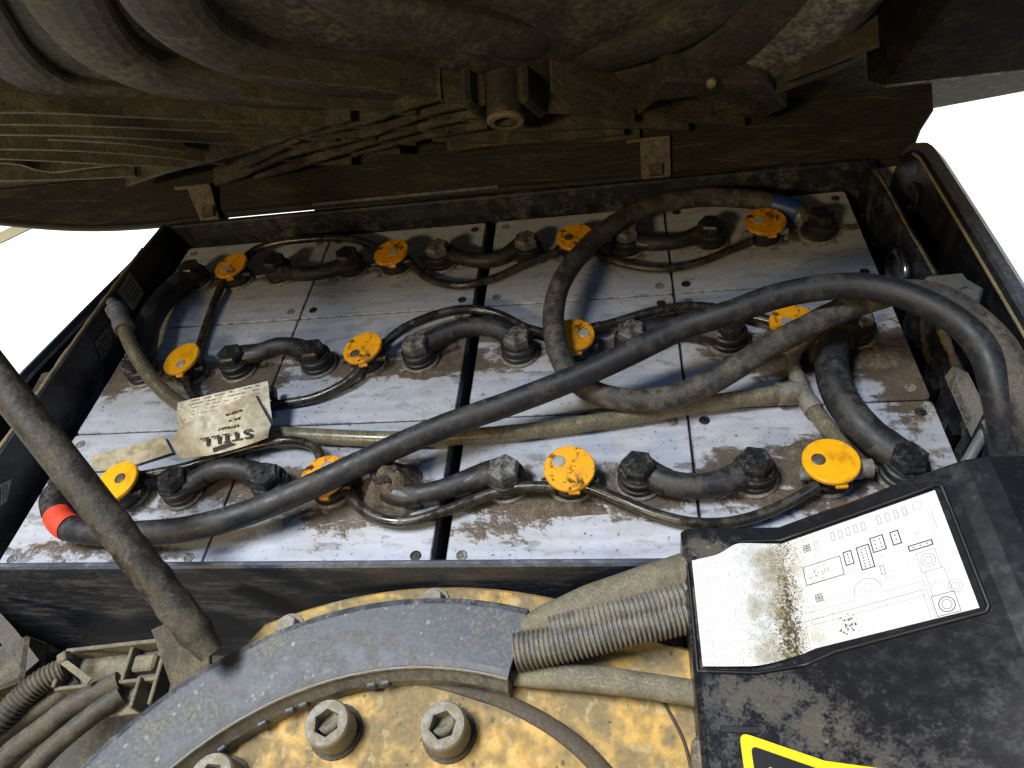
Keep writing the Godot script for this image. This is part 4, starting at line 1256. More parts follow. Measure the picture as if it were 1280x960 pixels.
func build_cables() -> void:
	var t := thing("main_cable", "long thick black cable with red sleeve crossing the battery from front left", "cable")
	var p: Array = [Vector3(-0.3578, 0.016, -0.0543), Vector3(-0.3437, 0.016, -0.0409), Vector3(-0.3264, 0.016, -0.0327), Vector3(-0.2895, 0.018, -0.027), Vector3(-0.2485, 0.02, -0.026), Vector3(-0.2079, 0.023, -0.0282), Vector3(-0.1596, 0.027, -0.0393), Vector3(-0.1159, 0.03, -0.0579), Vector3(-0.0762, 0.033, -0.0778), Vector3(-0.0373, 0.036, -0.0971), Vector3(0.0023, 0.038, -0.115), Vector3(0.0565, 0.042, -0.1333), Vector3(0.1109, 0.048, -0.1526), Vector3(0.1585, 0.056, -0.1713), Vector3(0.1992, 0.064, -0.1876), Vector3(0.2396, 0.073, -0.1937), Vector3(0.2759, 0.081, -0.2008), Vector3(0.3097, 0.087, -0.2012), Vector3(0.3416, 0.09, -0.1962), Vector3(0.3701, 0.09, -0.1809), Vector3(0.3959, 0.086, -0.1568), Vector3(0.4092, 0.078, -0.1296), Vector3(0.4127, 0.064, -0.1025), Vector3(0.4165, 0.045, -0.0825), Vector3(0.422, 0.015, -0.0618), Vector3(0.438, -0.03, -0.0625)]
	var s := spline(p, 8)
	part("cable", MB.new().tube(s, same(s.size(), 0.0107), 20), M.rubber, t)
	part("red_sleeve", hose([Vector3(-0.3507, 0.016, -0.0475), Vector3(-0.3412, 0.016, -0.0393), Vector3(-0.3305, 0.016, -0.0343)], 0.0119, 6, 20), M.red, t)
	var lug := spline([Vector3(-0.3627, 0.014, -0.0778), Vector3(-0.3641, 0.015, -0.0669), Vector3(-0.3579, 0.016, -0.056), Vector3(-0.3472, 0.016, -0.0442)], 6)
	part("lug_boot", MB.new().tube(lug, radii(lug.size(), [0.0135, 0.0135, 0.0122, 0.0118]), 18, 0.85), M.boot, t)
	var b := thing("loop_cable", "black cable looping from blue sleeved back right lug across the middle row", "cable")
	p = [Vector3(0.353, 0.014, -0.3882), Vector3(0.3406, 0.017, -0.4), Vector3(0.3274, 0.019, -0.4093), Vector3(0.2978, 0.023, -0.4214), Vector3(0.2446, 0.028, -0.427), Vector3(0.1881, 0.034, -0.4119), Vector3(0.1446, 0.038, -0.3763), Vector3(0.1141, 0.041, -0.3316), Vector3(0.0943, 0.043, -0.285), Vector3(0.0878, 0.041, -0.2418), Vector3(0.0917, 0.037, -0.2031), Vector3(0.1033, 0.031, -0.1742), Vector3(0.1241, 0.026, -0.1548), Vector3(0.1539, 0.024, -0.1456), Vector3(0.1864, 0.027, -0.1438), Vector3(0.2148, 0.033, -0.1493), Vector3(0.2327, 0.038, -0.1562), Vector3(0.2676, 0.048, -0.1743), Vector3(0.2996, 0.057, -0.1869), Vector3(0.3242, 0.063, -0.1965), Vector3(0.3495, 0.069, -0.2019), Vector3(0.3713, 0.074, -0.2038), Vector3(0.3884, 0.078, -0.1964), Vector3(0.4046, 0.08, -0.1794), Vector3(0.4164, 0.08, -0.1527), Vector3(0.4232, 0.077, -0.1295), Vector3(0.4242, 0.07, -0.104), Vector3(0.4246, 0.055, -0.0814), Vector3(0.4329, 0.02, -0.065)]
	s = spline(p, 8)
	part("cable", MB.new().tube(s, same(s.size(), 0.0102), 20), M.rubber_dusty, b)
	part("blue_sleeve", hose([Vector3(0.3391, 0.0175, -0.401), Vector3(0.3288, 0.019, -0.4076), Vector3(0.3168, 0.0205, -0.4146)], 0.0117, 6, 20), M.blue, b)
	lug = spline([Vector3(0.3574, 0.012, -0.3847), Vector3(0.3481, 0.015, -0.396), Vector3(0.3391, 0.0175, -0.401)], 6)
	part("lug_boot", MB.new().tube(lug, radii(lug.size(), [0.0135, 0.0125, 0.0118]), 18, 0.8), M.fitting_grey, b)


# an identification tag of two leaves on the tube, written upside down as seen from here
func build_tag() -> void:
	var t := thing("paper_tag", "soiled folded paper tag with upside down lettering hanging on the grey tube", "tag")
	# back leaf: stands up behind the tube
	var a: Vector3 = Vector3(-0.269, 0.036, -0.1571)
	var b: Vector3 = Vector3(-0.1835, 0.036, -0.1791)
	var c: Vector3 = Vector3(-0.1712, 0.022, -0.1372)
	var d: Vector3 = Vector3(-0.2628, 0.022, -0.1246)
	part("back_leaf", MB.new().sheet(func(u, v): return a.lerp(b, u).lerp(d.lerp(c, u), v) + Vector3(0, 0.0015 * sin(v * PI), 0), Vector3(0, -0.0006, -0.0003), 10, 8), M.paper, t)
	# front leaf: lies in front, its lower half curling down
	var e: Vector3 = Vector3(-0.25, 0.037, -0.1292)
	var f: Vector3 = Vector3(-0.1918, 0.038, -0.1628)
	var g: Vector3 = Vector3(-0.1669, 0.03, -0.1297)
	var h: Vector3 = Vector3(-0.2627, 0.03, -0.1157)
	var i: Vector3 = Vector3(-0.1702, 0.023, -0.1206)
	var j: Vector3 = Vector3(-0.2496, 0.022, -0.1012)
	var upper := func(u, v): return e.lerp(f, u).lerp(h.lerp(g, u), v)
	part("front_leaf", MB.new().sheet(upper, Vector3(0, -0.0006, -0.0003), 10, 6), M.paper_dirty, t)
	var lower := func(u, v): return h.lerp(g, u).lerp(j.lerp(i, u), v) + Vector3(0, 0.0, 0.005) * sin(u * PI) * v * v + Vector3(0, 0.0012 * sin(v * PI), 0)
	part("curled_leaf", MB.new().sheet(lower, Vector3(0, -0.0006, -0.0003), 10, 6), M.paper_dirty, t)
	# lettering: right to left, because the tag is upside down
	var across := (h - g).normalized()
	var face := (i - g).cross(h - g).normalized()
	if face.y < 0:
		face = -face
	var upv := across.cross(face).normalized()
	letters(t, "STILL", lower.call(0.84, 0.42) + face * 0.0012, lower.call(0.30, 0.42) + face * 0.0012, face, 0.0125, M.ink, 0.9)
	var mb := MB.new()
	var s0: Vector3 = lower.call(0.66, 0.80) + face * 0.0016
	var sa := (j - i).normalized()
	var sb := (i - g).normalized()
	mb.quad(s0, s0 + sa * 0.020 + sb * 0.003, s0 + sa * 0.022 - sb * 0.0015, s0 + sa * 0.006 - sb * 0.003)
	mb.quad(s0 - face * 0.0006, s0 + sa * 0.006 - sb * 0.003 - face * 0.0006, s0 + sa * 0.022 - sb * 0.0015 - face * 0.0006, s0 + sa * 0.020 + sb * 0.003 - face * 0.0006)
	part("slanted_mark", mb, M.ink, t)
	var f2 := (g - f).cross(e - f).normalized()
	if f2.y < 0:
		f2 = -f2
	letters(t, "97T84AT", lerp_quad(f, e, g, h, 0.30, 0.86), lerp_quad(f, e, g, h, 0.52, 0.86), f2, 0.0042, M.ink_brown, 0.8)
	letters(t, "24 V", lerp_quad(f, e, g, h, 0.26, 0.62), lerp_quad(f, e, g, h, 0.40, 0.62), f2, 0.0042, M.ink_brown, 0.8)
	letters(t, "0/2018", lerp_quad(f, e, g, h, 0.22, 0.38), lerp_quad(f, e, g, h, 0.42, 0.38), f2, 0.0042, M.ink_brown, 0.8)
	# lines of print on the back leaf
	var f3 := (c - b).cross(a - b).normalized()
	if f3.y < 0:
		f3 = -f3
	var pr := MB.new()
	var rng := RandomNumberGenerator.new()
	rng.seed = 21
	for r in 8:
		var u := 0.1
		while u < 0.85:
			var w := rng.randf_range(0.01, 0.04)
			if rng.randf() < 0.62:
				var p0 := lerp_quad(b, a, c, d, u, 0.06 + r * 0.095) + f3 * 0.0014
				var p1 := lerp_quad(b, a, c, d, u + w, 0.06 + r * 0.095) + f3 * 0.0014
				var dn := (c - b).normalized() * 0.00055
				pr.quad(p0, p1, p1 + dn, p0 + dn)
				pr.quad(p0 - f3 * 0.0003, p0 + dn - f3 * 0.0003, p1 + dn - f3 * 0.0003, p1 - f3 * 0.0003)
			u += w + 0.008
	var o := part("small_print", pr, M.ink_brown, t)
	o.set_meta("kind", "stuff")
	# a stained strip of film lies beside the tag
	var q := [Vector3.ZERO]
	q = [Vector3(-0.3657, 0.002, -0.1219), Vector3(-0.2947, 0.004, -0.1417), Vector3(-0.2766, 0.004, -0.1217), Vector3(-0.3256, 0.002, -0.1045), Vector3(-0.3525, 0.002, -0.1036)]
	var strip := MB.new()
	for k in range(1, 4):
		strip.tri(q[0] + Vector3(0, 0.001, 0), q[k] + Vector3(0, 0.001, 0), q[k + 1] + Vector3(0, 0.001, 0))
		strip.tri(q[0], q[k + 1], q[k])
	for k in 5:
		strip.quad(q[k], q[(k + 1) % 5], q[(k + 1) % 5] + Vector3(0, 0.001, 0), q[k] + Vector3(0, 0.001, 0))
	strip.orient(0)
	tag(part("paper_strip", strip, M.paper_dirty), "tan stained paper strip lying on the front left lid beside the tag", "paper strip")
	# cable tie that holds the tag
	tag(part("tag_tie", MB.new().box(Vector3(0.006, 0.012, 0.016), Transform3D(Basis.from_euler(Vector3(0.2, 0.3, 0.1)), Vector3(-0.1892, 0.014, -0.1824)), 0.002), M.plug), "small black clip at the right edge of the paper tag", "clip")


func lerp_quad(a: Vector3, b: Vector3, c: Vector3, d: Vector3, u: float, v: float) -> Vector3:
	return a.lerp(b, u).lerp(c.lerp(d, u), v)


func letters(t: Node3D, text: String, from: Vector3, to: Vector3, face: Vector3, high: float, mat: Material, fill: float) -> void:
	var tm := TextMesh.new()
	var f := SystemFont.new()
	f.font_names = PackedStringArray(["Droid Sans"])
	f.font_weight = 700
	tm.font = f
	tm.text = text
	tm.font_size = 64
	tm.pixel_size = 0.001
	tm.depth = 0.004
	var x := (to - from).normalized()
	var y := face.cross(x).normalized()
	var o := MeshInstance3D.new()
	o.name = numbered("lettering", t)
	o.mesh = tm
	o.material_override = mat
	var box := tm.get_aabb()
	var sx := from.distance_to(to) / maxf(box.size.x, 0.001)
	var sy := high / 0.064 * fill
	o.transform = Transform3D(Basis(x * sx, y * sy, face * 0.15), (from + to) / 2.0 + face * 0.0006)
	t.add_child(o, true)


# ---------------------------------------------------------------- front of the compartment
func build_front() -> void:
	# cast housing of the drive: a plate with a curved back edge
	var poly := PackedVector2Array()
	for i in 25:
		var a := deg_to_rad(lerpf(246.0, 287.0, i / 24.0))
		poly.append(Vector2(0.010 + cos(a) * 0.363, 0.369 + sin(a) * 0.363))
	for q in [Vector2(0.135, 0.024), Vector2(0.148, 0.034), Vector2(0.165, 0.046), Vector2(0.20, 0.056), Vector2(0.30, 0.06), Vector2(0.34, 0.40), Vector2(-0.21, 0.42), Vector2(-0.205, 0.20), Vector2(-0.172, 0.09)]:
		poly.append(q)
	var t := thing("drive_housing", "yellow cast drive housing caked with dust in the foreground", "drive housing", Vector3(0, -0.012, 0))
	part("flange", MB.new().prism(poly, -0.06, 0.0, Transform3D(), 0.003), M.casting, t)
	var arc := PackedVector3Array()
	for i in 40:
		var a := deg_to_rad(lerpf(262.0, 348.0, i / 39.0))
		arc.append(Vector3(0.0 + cos(a) * 0.142, 0.0, 0.212 + sin(a) * 0.142))
	var gp: Array = [Vector3(-0.0055, -0.011, 0.0795), Vector3(0.0304, -0.011, 0.0848), Vector3(0.0608, -0.011, 0.0926), Vector3(0.0879, -0.011, 0.1043), Vector3(0.1107, -0.011, 0.1184), Vector3(0.1286, -0.011, 0.1346), Vector3(0.1445, -0.011, 0.1525)]
	var gs := spline(gp, 10)
	part("raised_ridge", MB.new().tube(gs, radii(gs.size(), [0.002, 0.0048, 0.0055, 0.006, 0.006]), 14, 0.22), M.groove, t, Vector3(0, 0.012, 0))
	var joint: Array = [Vector3(0.1659, -0.0115, 0.0868), Vector3(0.1733, -0.0115, 0.1007), Vector3(0.1792, -0.0115, 0.115), Vector3(0.1825, -0.0115, 0.1333)]
	part("joint_line", hose(joint, 0.0011, 6, 8), M.ink_brown, t, Vector3(0, 0.012, 0))
	# cap screws on a circle round the steering axis
	var proto: Node3D = null
	var spots: Array = [Vector3(-0.129, 0.009, 0.1512), Vector3(-0.057, 0.009, 0.115), Vector3(0.0237, 0.009, 0.1141)]
	var names := ["dusty socket head screw at bottom edge left of the others", "dusty socket head screw left of the middle on the yellow housing", "dusty socket head screw near the middle of the yellow housing"]
	for i in 3:
		var o := thing("socket_screw", names[i], "socket screw", Vector3(spots[i].x, -0.012, spots[i].z), "socket head screws in the housing")
		# head with a hexagonal socket
		part("washer", MB.new().lathe([Vector2(0, -0.001), Vector2(0.0185, -0.001), Vector2(0.0185, 0.002), Vector2(0, 0.002)], 28), M.groove, o)
		var head := MB.new().lathe([Vector2(0.0152, 0.0015), Vector2(0.0156, 0.003), Vector2(0.0156, 0.0195), Vector2(0.0146, 0.0212), Vector2(0.0098, 0.0212)], 36)
		var rim := head.G.size()
		# flat ring between the round rim and the hexagon, and the socket
		for k in 36:
			var a0 := TAU * k / 36
			var a1 := TAU * (k + 1) / 36
			var h0 := hex_point(a0, 0.0092, i * 0.35)
			var h1 := hex_point(a1, 0.0092, i * 0.35)
			head.quad(Vector3(cos(a0) * 0.0098, 0.0212, sin(a0) * 0.0098), Vector3(h0.x, 0.0208, h0.y), Vector3(h1.x, 0.0208, h1.y), Vector3(cos(a1) * 0.0098, 0.0212, sin(a1) * 0.0098), 3)
			head.quad(Vector3(h0.x, 0.0208, h0.y), Vector3(h0.x, 0.009, h0.y), Vector3(h1.x, 0.009, h1.y), Vector3(h1.x, 0.0208, h1.y), -1)
			head.tri(Vector3(0, 0.009, 0), Vector3(h1.x, 0.009, h1.y), Vector3(h0.x, 0.009, h0.y), -1)
		for k in range(rim, head.G.size()):
			var pa := head.P[k * 3]
			var nrm := (head.P[k * 3 + 1] - pa).cross(head.P[k * 3 + 2] - pa)
			var mid := (pa + head.P[k * 3 + 1] + head.P[k * 3 + 2]) / 3.0
			var want := Vector3(0, 1, 0) if absf(nrm.normalized().y) > 0.5 else -Vector3(mid.x, 0, mid.z)
			if nrm.dot(want) < 0.0:
				head.flip(k)
		part("screw_head", head, M.screw, o)
		part("socket_dirt", MB.new().lathe([Vector2(0, 0.0125), Vector2(0.004, 0.0135), Vector2(0.0092, 0.0155), Vector2(0.0092, 0.008), Vector2(0, 0.008)], 18, Transform3D(Basis.from_euler(Vector3(-0.35, 0, 0.2)), Vector3(0.0, 0.0, 0.0)), true), M.olive, o)
	var hexes: Array = [Vector3(-0.001, 0.004, 0.0203), Vector3(-0.1143, 0.004, 0.0418)]
	var hn := ["small dusty hex bolt behind the curved duct", "small round bolt head at the left shoulder of the yellow housing"]
	for i in 2:
		var hb := thing("housing_bolt", hn[i], "bolt", Vector3(hexes[i].x, -0.012, hexes[i].z), "small bolts behind the duct")
		part("washer", MB.new().lathe([Vector2(0, 0), Vector2(0.0115, 0), Vector2(0.0115, 0.002), Vector2(0, 0.002)], 24), M.screw, hb)
		part("hex_head", MB.new().lathe([Vector2(0, 0.0018), Vector2(0.0085, 0.0018), Vector2(0.0085, 0.0075), Vector2(0.0075, 0.009), Vector2(0, 0.009)], 6, Transform3D(), false, true, 0.4), M.screw, hb)
	# curved cable duct
	var pts := PackedVector3Array()
	for i in 46:
		var a := deg_to_rad(lerpf(284.0, 172.0, i / 45.0))
		pts.append(Vector3(0.008 + cos(a) * 0.2585, 0, 0.3105 + sin(a) * 0.2585))
	var d := thing("cable_duct", "curved dusty black cable duct over the yellow housing", "cable duct")
	var w := 0.0262
	part("top", MB.new().sweep(pts, v2([-w, 0.0085, -w + 0.001, 0.0105, -w + 0.006, 0.0122, w - 0.006, 0.0122, w - 0.001, 0.0108, w, 0.0085]), Vector3.UP), M.duct, d)
	part("outer_wall", MB.new().sweep(pts, v2([w - 0.002, -0.0118, w - 0.002, 0.0086, w - 0.0002, 0.0086, w - 0.0002, -0.0118]), Vector3.UP), M.duct, d)
	part("inner_wall", MB.new().sweep(pts, v2([-w - 0.004, -0.0118, -w - 0.004, -0.001, -w + 0.0005, 0.0086, -w + 0.0025, 0.0086, -w + 0.0025, -0.0118]), Vector3.UP), M.ribbed, d)
	var beadp := PackedVector3Array()
	for i in pts.size():
		var dd := (pts[mini(i + 1, pts.size() - 1)] - pts[maxi(i - 1, 0)]).normalized().cross(Vector3.UP)
		beadp.append(pts[i] - dd * (w - 0.001) + Vector3(0, 0.0098, 0))
	part("edge_bead", MB.new().tube(beadp, same(beadp.size(), 0.0015), 8), M.ribbed, d)
	for i in [9, 10, 15, 16, 18, 21]:
		var pd := (pts[i + 1] - pts[i]).normalized()
		var sd := pd.cross(Vector3.UP)
		part("clip", MB.new().box(Vector3(0.007, 0.007, 0.004), Transform3D(Basis(pd, Vector3.UP, sd), pts[i] - sd * (w + 0.004) + Vector3(0, -0.003, 0)), 0.001), M.duct, d)
	# corrugated conduits that run into the control box
	conduit("ribbed dusty conduit leaving the duct towards the control box", [Vector3(0.0688, 0.007, 0.0647), Vector3(0.0995, 0.009, 0.0595), Vector3(0.1326, 0.011, 0.0521), Vector3(0.1627, 0.012, 0.0449), Vector3(0.209, 0.012, 0.0338)], 0.0130)
	conduit("ribbed conduit partly under the smooth sheath behind the other one", [Vector3(0.094, 0.012, 0.0506), Vector3(0.122, 0.016, 0.0447), Vector3(0.1551, 0.018, 0.0368), Vector3(0.1826, 0.018, 0.0292), Vector3(0.195, 0.014, 0.0243)], 0.0100)
	var sh := thing("cable_sheath", "smooth dusty sheath along the top of the ribbed conduits", "cable sheath")
	var sp := spline([Vector3(0.0715, 0.006, 0.0489), Vector3(0.0934, 0.01, 0.0411), Vector3(0.1274, 0.013, 0.0305), Vector3(0.1641, 0.015, 0.0194), Vector3(0.2124, 0.015, 0.0031)], 8)
	part("sheath", MB.new().tube(sp, radii(sp.size(), [0.007, 0.0112, 0.0145, 0.0155, 0.016]), 18, 0.85), M.olive, sh)
	var sl := thing("cable_sleeve", "flat dusty sleeve lying on the yellow housing below the conduits", "cable sleeve")
	sp = spline([Vector3(0.0649, -0.006, 0.0771), Vector3(0.0931, -0.004, 0.0772), Vector3(0.126, -0.003, 0.079), Vector3(0.1578, -0.003, 0.0825), Vector3(0.2036, -0.003, 0.0886)], 8)
	part("sleeve", MB.new().tube(sp, radii(sp.size(), [0.006, 0.0088, 0.0092, 0.0088, 0.0088]), 16, 0.75), M.olive, sl)


func hex_point(a: float, flat: float, turn: float) -> Vector2:
	var k := fposmod(a - turn, PI / 3.0) - PI / 6.0
	var r := flat / cos(k)
	return Vector2(cos(a), sin(a)) * r * 0.87


func conduit(label: String, p: Array, r: float, mat: Material = null, called := "corrugated_conduit") -> Node3D:
	var t := thing(called, label, "corrugated conduit", Vector3.ZERO, "corrugated conduits")
	var s := spline(p, 40)
	# points at even spacing, three to a rib
	var pts := PackedVector3Array()
	var rad := PackedFloat32Array()
	var total := 0.0
	for i in s.size() - 1:
		total += s[i].distance_to(s[i + 1])
	var pitch := 0.0034
	var n := int(total / pitch) * 6
	var run := 0.0
	var want := 0.0
	var k := 0
	for i in s.size() - 1:
		var l := s[i].distance_to(s[i + 1])
		while want <= run + l and k < n:
			pts.append(s[i].lerp(s[i + 1], (want - run) / l))
			rad.append([r, r, r * 0.97, r * 0.84, r * 0.84, r * 0.97][k % 6])
			k += 1
			want += pitch / 6.0
		run += l
	part("ribbed_tube", MB.new().tube(pts, rad, 18), mat if mat else M.ribbed, t)
	return t


func build_left_front() -> void:
	# gas strut of the hood and the plate it stands on
	var foot: Vector3 = Vector3(-0.1511, 0.0386, 0.0717)
	var head: Vector3 = Vector3(-0.2825, 0.1823, -0.0543)
	var far: Vector3 = foot + (head - foot) * 2.55
	var t := thing("gas_strut", "thick dirt crusted black gas strut slanting across the left side", "gas strut", foot)
	var dir: Vector3 = (far - foot).normalized()
	var pts := PackedVector3Array()
	var rr := PackedFloat32Array()
	for i in 60:
		var f := i / 59.0
		pts.append(dir * (f * foot.distance_to(far) * 0.78))
		rr.append(0.0122 * (0.86 if i == 0 else 1.0) + (0.0006 * sin(i * 2.1) if i < 14 else 0.0))
	part("cylinder", MB.new().tube(pts, rr, 24), M.strut, t)
	part("rod", MB.new().tube(PackedVector3Array([dir * foot.distance_to(far) * 0.77, far - foot]), PackedFloat32Array([0.005, 0.005]), 16), M.steel, t)
	part("end_joint", MB.new().tube(PackedVector3Array([-dir * 0.012, dir * 0.003]), PackedFloat32Array([0.0085, 0.0113]), 18), M.olive_dark, t)
	var pl := v2([-0.018, -0.03, 0.012, -0.03, 0.022, 0.0, 0.012, 0.026, -0.006, 0.03, -0.018, 0.016])
	var b := thing("strut_bracket", "dusty steel bracket plate under the foot of the gas strut", "bracket", Vector3(-0.1852, 0, 0.0699))
	part("plate", MB.new().prism(pl, -0.0015, 0.0015, Transform3D(Basis.from_euler(Vector3(0.55, 0.5, 0.25)), Vector3.ZERO), 0.0008), M.olive_dark, b)
	part("foot", MB.new().box(Vector3(0.02, 0.06, 0.004), Transform3D(Basis(), Vector3(0.006, -0.032, 0.004)), 0.001), M.olive_dark, b)
	# bundle of hoses and the connector they run to
	var c := thing("connector_housing", "dusty open connector housing at lower left with empty compartments", "connector", Vector3(-0.275, -0.045, 0.0726))
	var yaw := Basis.from_euler(Vector3(0.0, 0.12, 0.0))
	for q in [[Vector3(0.092, 0.004, 0.052), Vector3(0, -0.010, 0)], [Vector3(0.092, 0.02, 0.0035), Vector3(0, -0.001, -0.026)], [Vector3(0.092, 0.016, 0.003), Vector3(0, -0.003, 0.004)], [Vector3(0.0035, 0.02, 0.052), Vector3(0.045, -0.001, 0)], [Vector3(0.0035, 0.02, 0.03), Vector3(-0.045, -0.001, -0.011)], [Vector3(0.003, 0.016, 0.028), Vector3(0.012, -0.003, -0.011)], [Vector3(0.003, 0.02, 0.024), Vector3(0.030, -0.001, 0.015)]]:
		part("wall", MB.new().box(q[0], Transform3D(yaw, yaw * q[1]), 0.0008), M.olive, c)
	part("insert", MB.new().box(Vector3(0.02, 0.011, 0.014), Transform3D(yaw, yaw * Vector3(0.024, -0.004, -0.012)), 0.002), M.olive, c)
	conduit("short bent ribbed hose at the lower left corner", [Vector3(-0.3688, -0.045, 0.1153), Vector3(-0.3562, -0.043, 0.1047), Vector3(-0.3468, -0.041, 0.0908), Vector3(-0.3349, -0.04, 0.0769), Vector3(-0.3179, -0.042, 0.0641)], 0.0105, M.olive_dark)
	var cab := [["dusty cable curving from bottom left to the connector housing", [Vector3(-0.3476, -0.045, 0.1474), Vector3(-0.3305, -0.043, 0.127), Vector3(-0.3152, -0.042, 0.1128), Vector3(-0.296, -0.042, 0.0929), Vector3(-0.2671, -0.045, 0.0737)], 0.0088], ["dusty cable below its neighbour running to the connector housing", [Vector3(-0.3202, -0.05, 0.1522), Vector3(-0.3103, -0.048, 0.1358), Vector3(-0.2972, -0.047, 0.1178), Vector3(-0.2764, -0.046, 0.0967), Vector3(-0.2631, -0.048, 0.0827)], 0.0080], ["lower dusty cable half hidden at bottom left corner", [Vector3(-0.3737, -0.058, 0.1239), Vector3(-0.3537, -0.056, 0.1056), Vector3(-0.3323, -0.055, 0.0897), Vector3(-0.313, -0.055, 0.0699)], 0.0075]]
	for q in cab:
		var o := thing("dusty_cable", q[0], "cable", Vector3.ZERO, "dusty cables at lower left")
		part("cable", hose(q[1], q[2], 8, 14), M.olive_dark, o)
	var tie: Array = [Vector3(-0.3142, -0.028, 0.0639), Vector3(-0.2973, -0.027, 0.0718), Vector3(-0.2822, -0.03, 0.0792)]
	var ct := thing("cable_tie", "dusty cable tie holding the ribbed hose", "cable tie")
	part("strap", MB.new().sweep(spline(tie, 5), v2([-0.0025, -0.0008, -0.0025, 0.0008, 0.0025, 0.0008, 0.0025, -0.0008])), M.olive, ct)
	part("lock", MB.new().box(Vector3(0.009, 0.007, 0.008), Transform3D(Basis.from_euler(Vector3(0.2, 0.5, 0.3)), Vector3(-0.3141, -0.028, 0.0613)), 0.001), M.olive, ct)
	var blk := thing("junction_block", "dusty grey block at the left edge below the tray", "junction block", Vector3(-0.3806, -0.05, 0.065))
	part("body", MB.new().box(Vector3(0.05, 0.026, 0.04), Transform3D(Basis.from_euler(Vector3(0.1, 0.35, 0.1)), Vector3.ZERO), 0.003), M.olive_dark, blk)
	var st := thing("steel_stay", "dusty flat steel stay slanting at the left edge", "stay")
	part("strip", MB.new().sweep(spline([Vector3(-0.4197, -0.03, 0.0197), Vector3(-0.3844, -0.034, 0.0415), Vector3(-0.3508, -0.04, 0.0654)], 4), v2([-0.007, -0.001, -0.007, 0.001, 0.007, 0.001, 0.007, -0.001])), M.olive_dark, st)


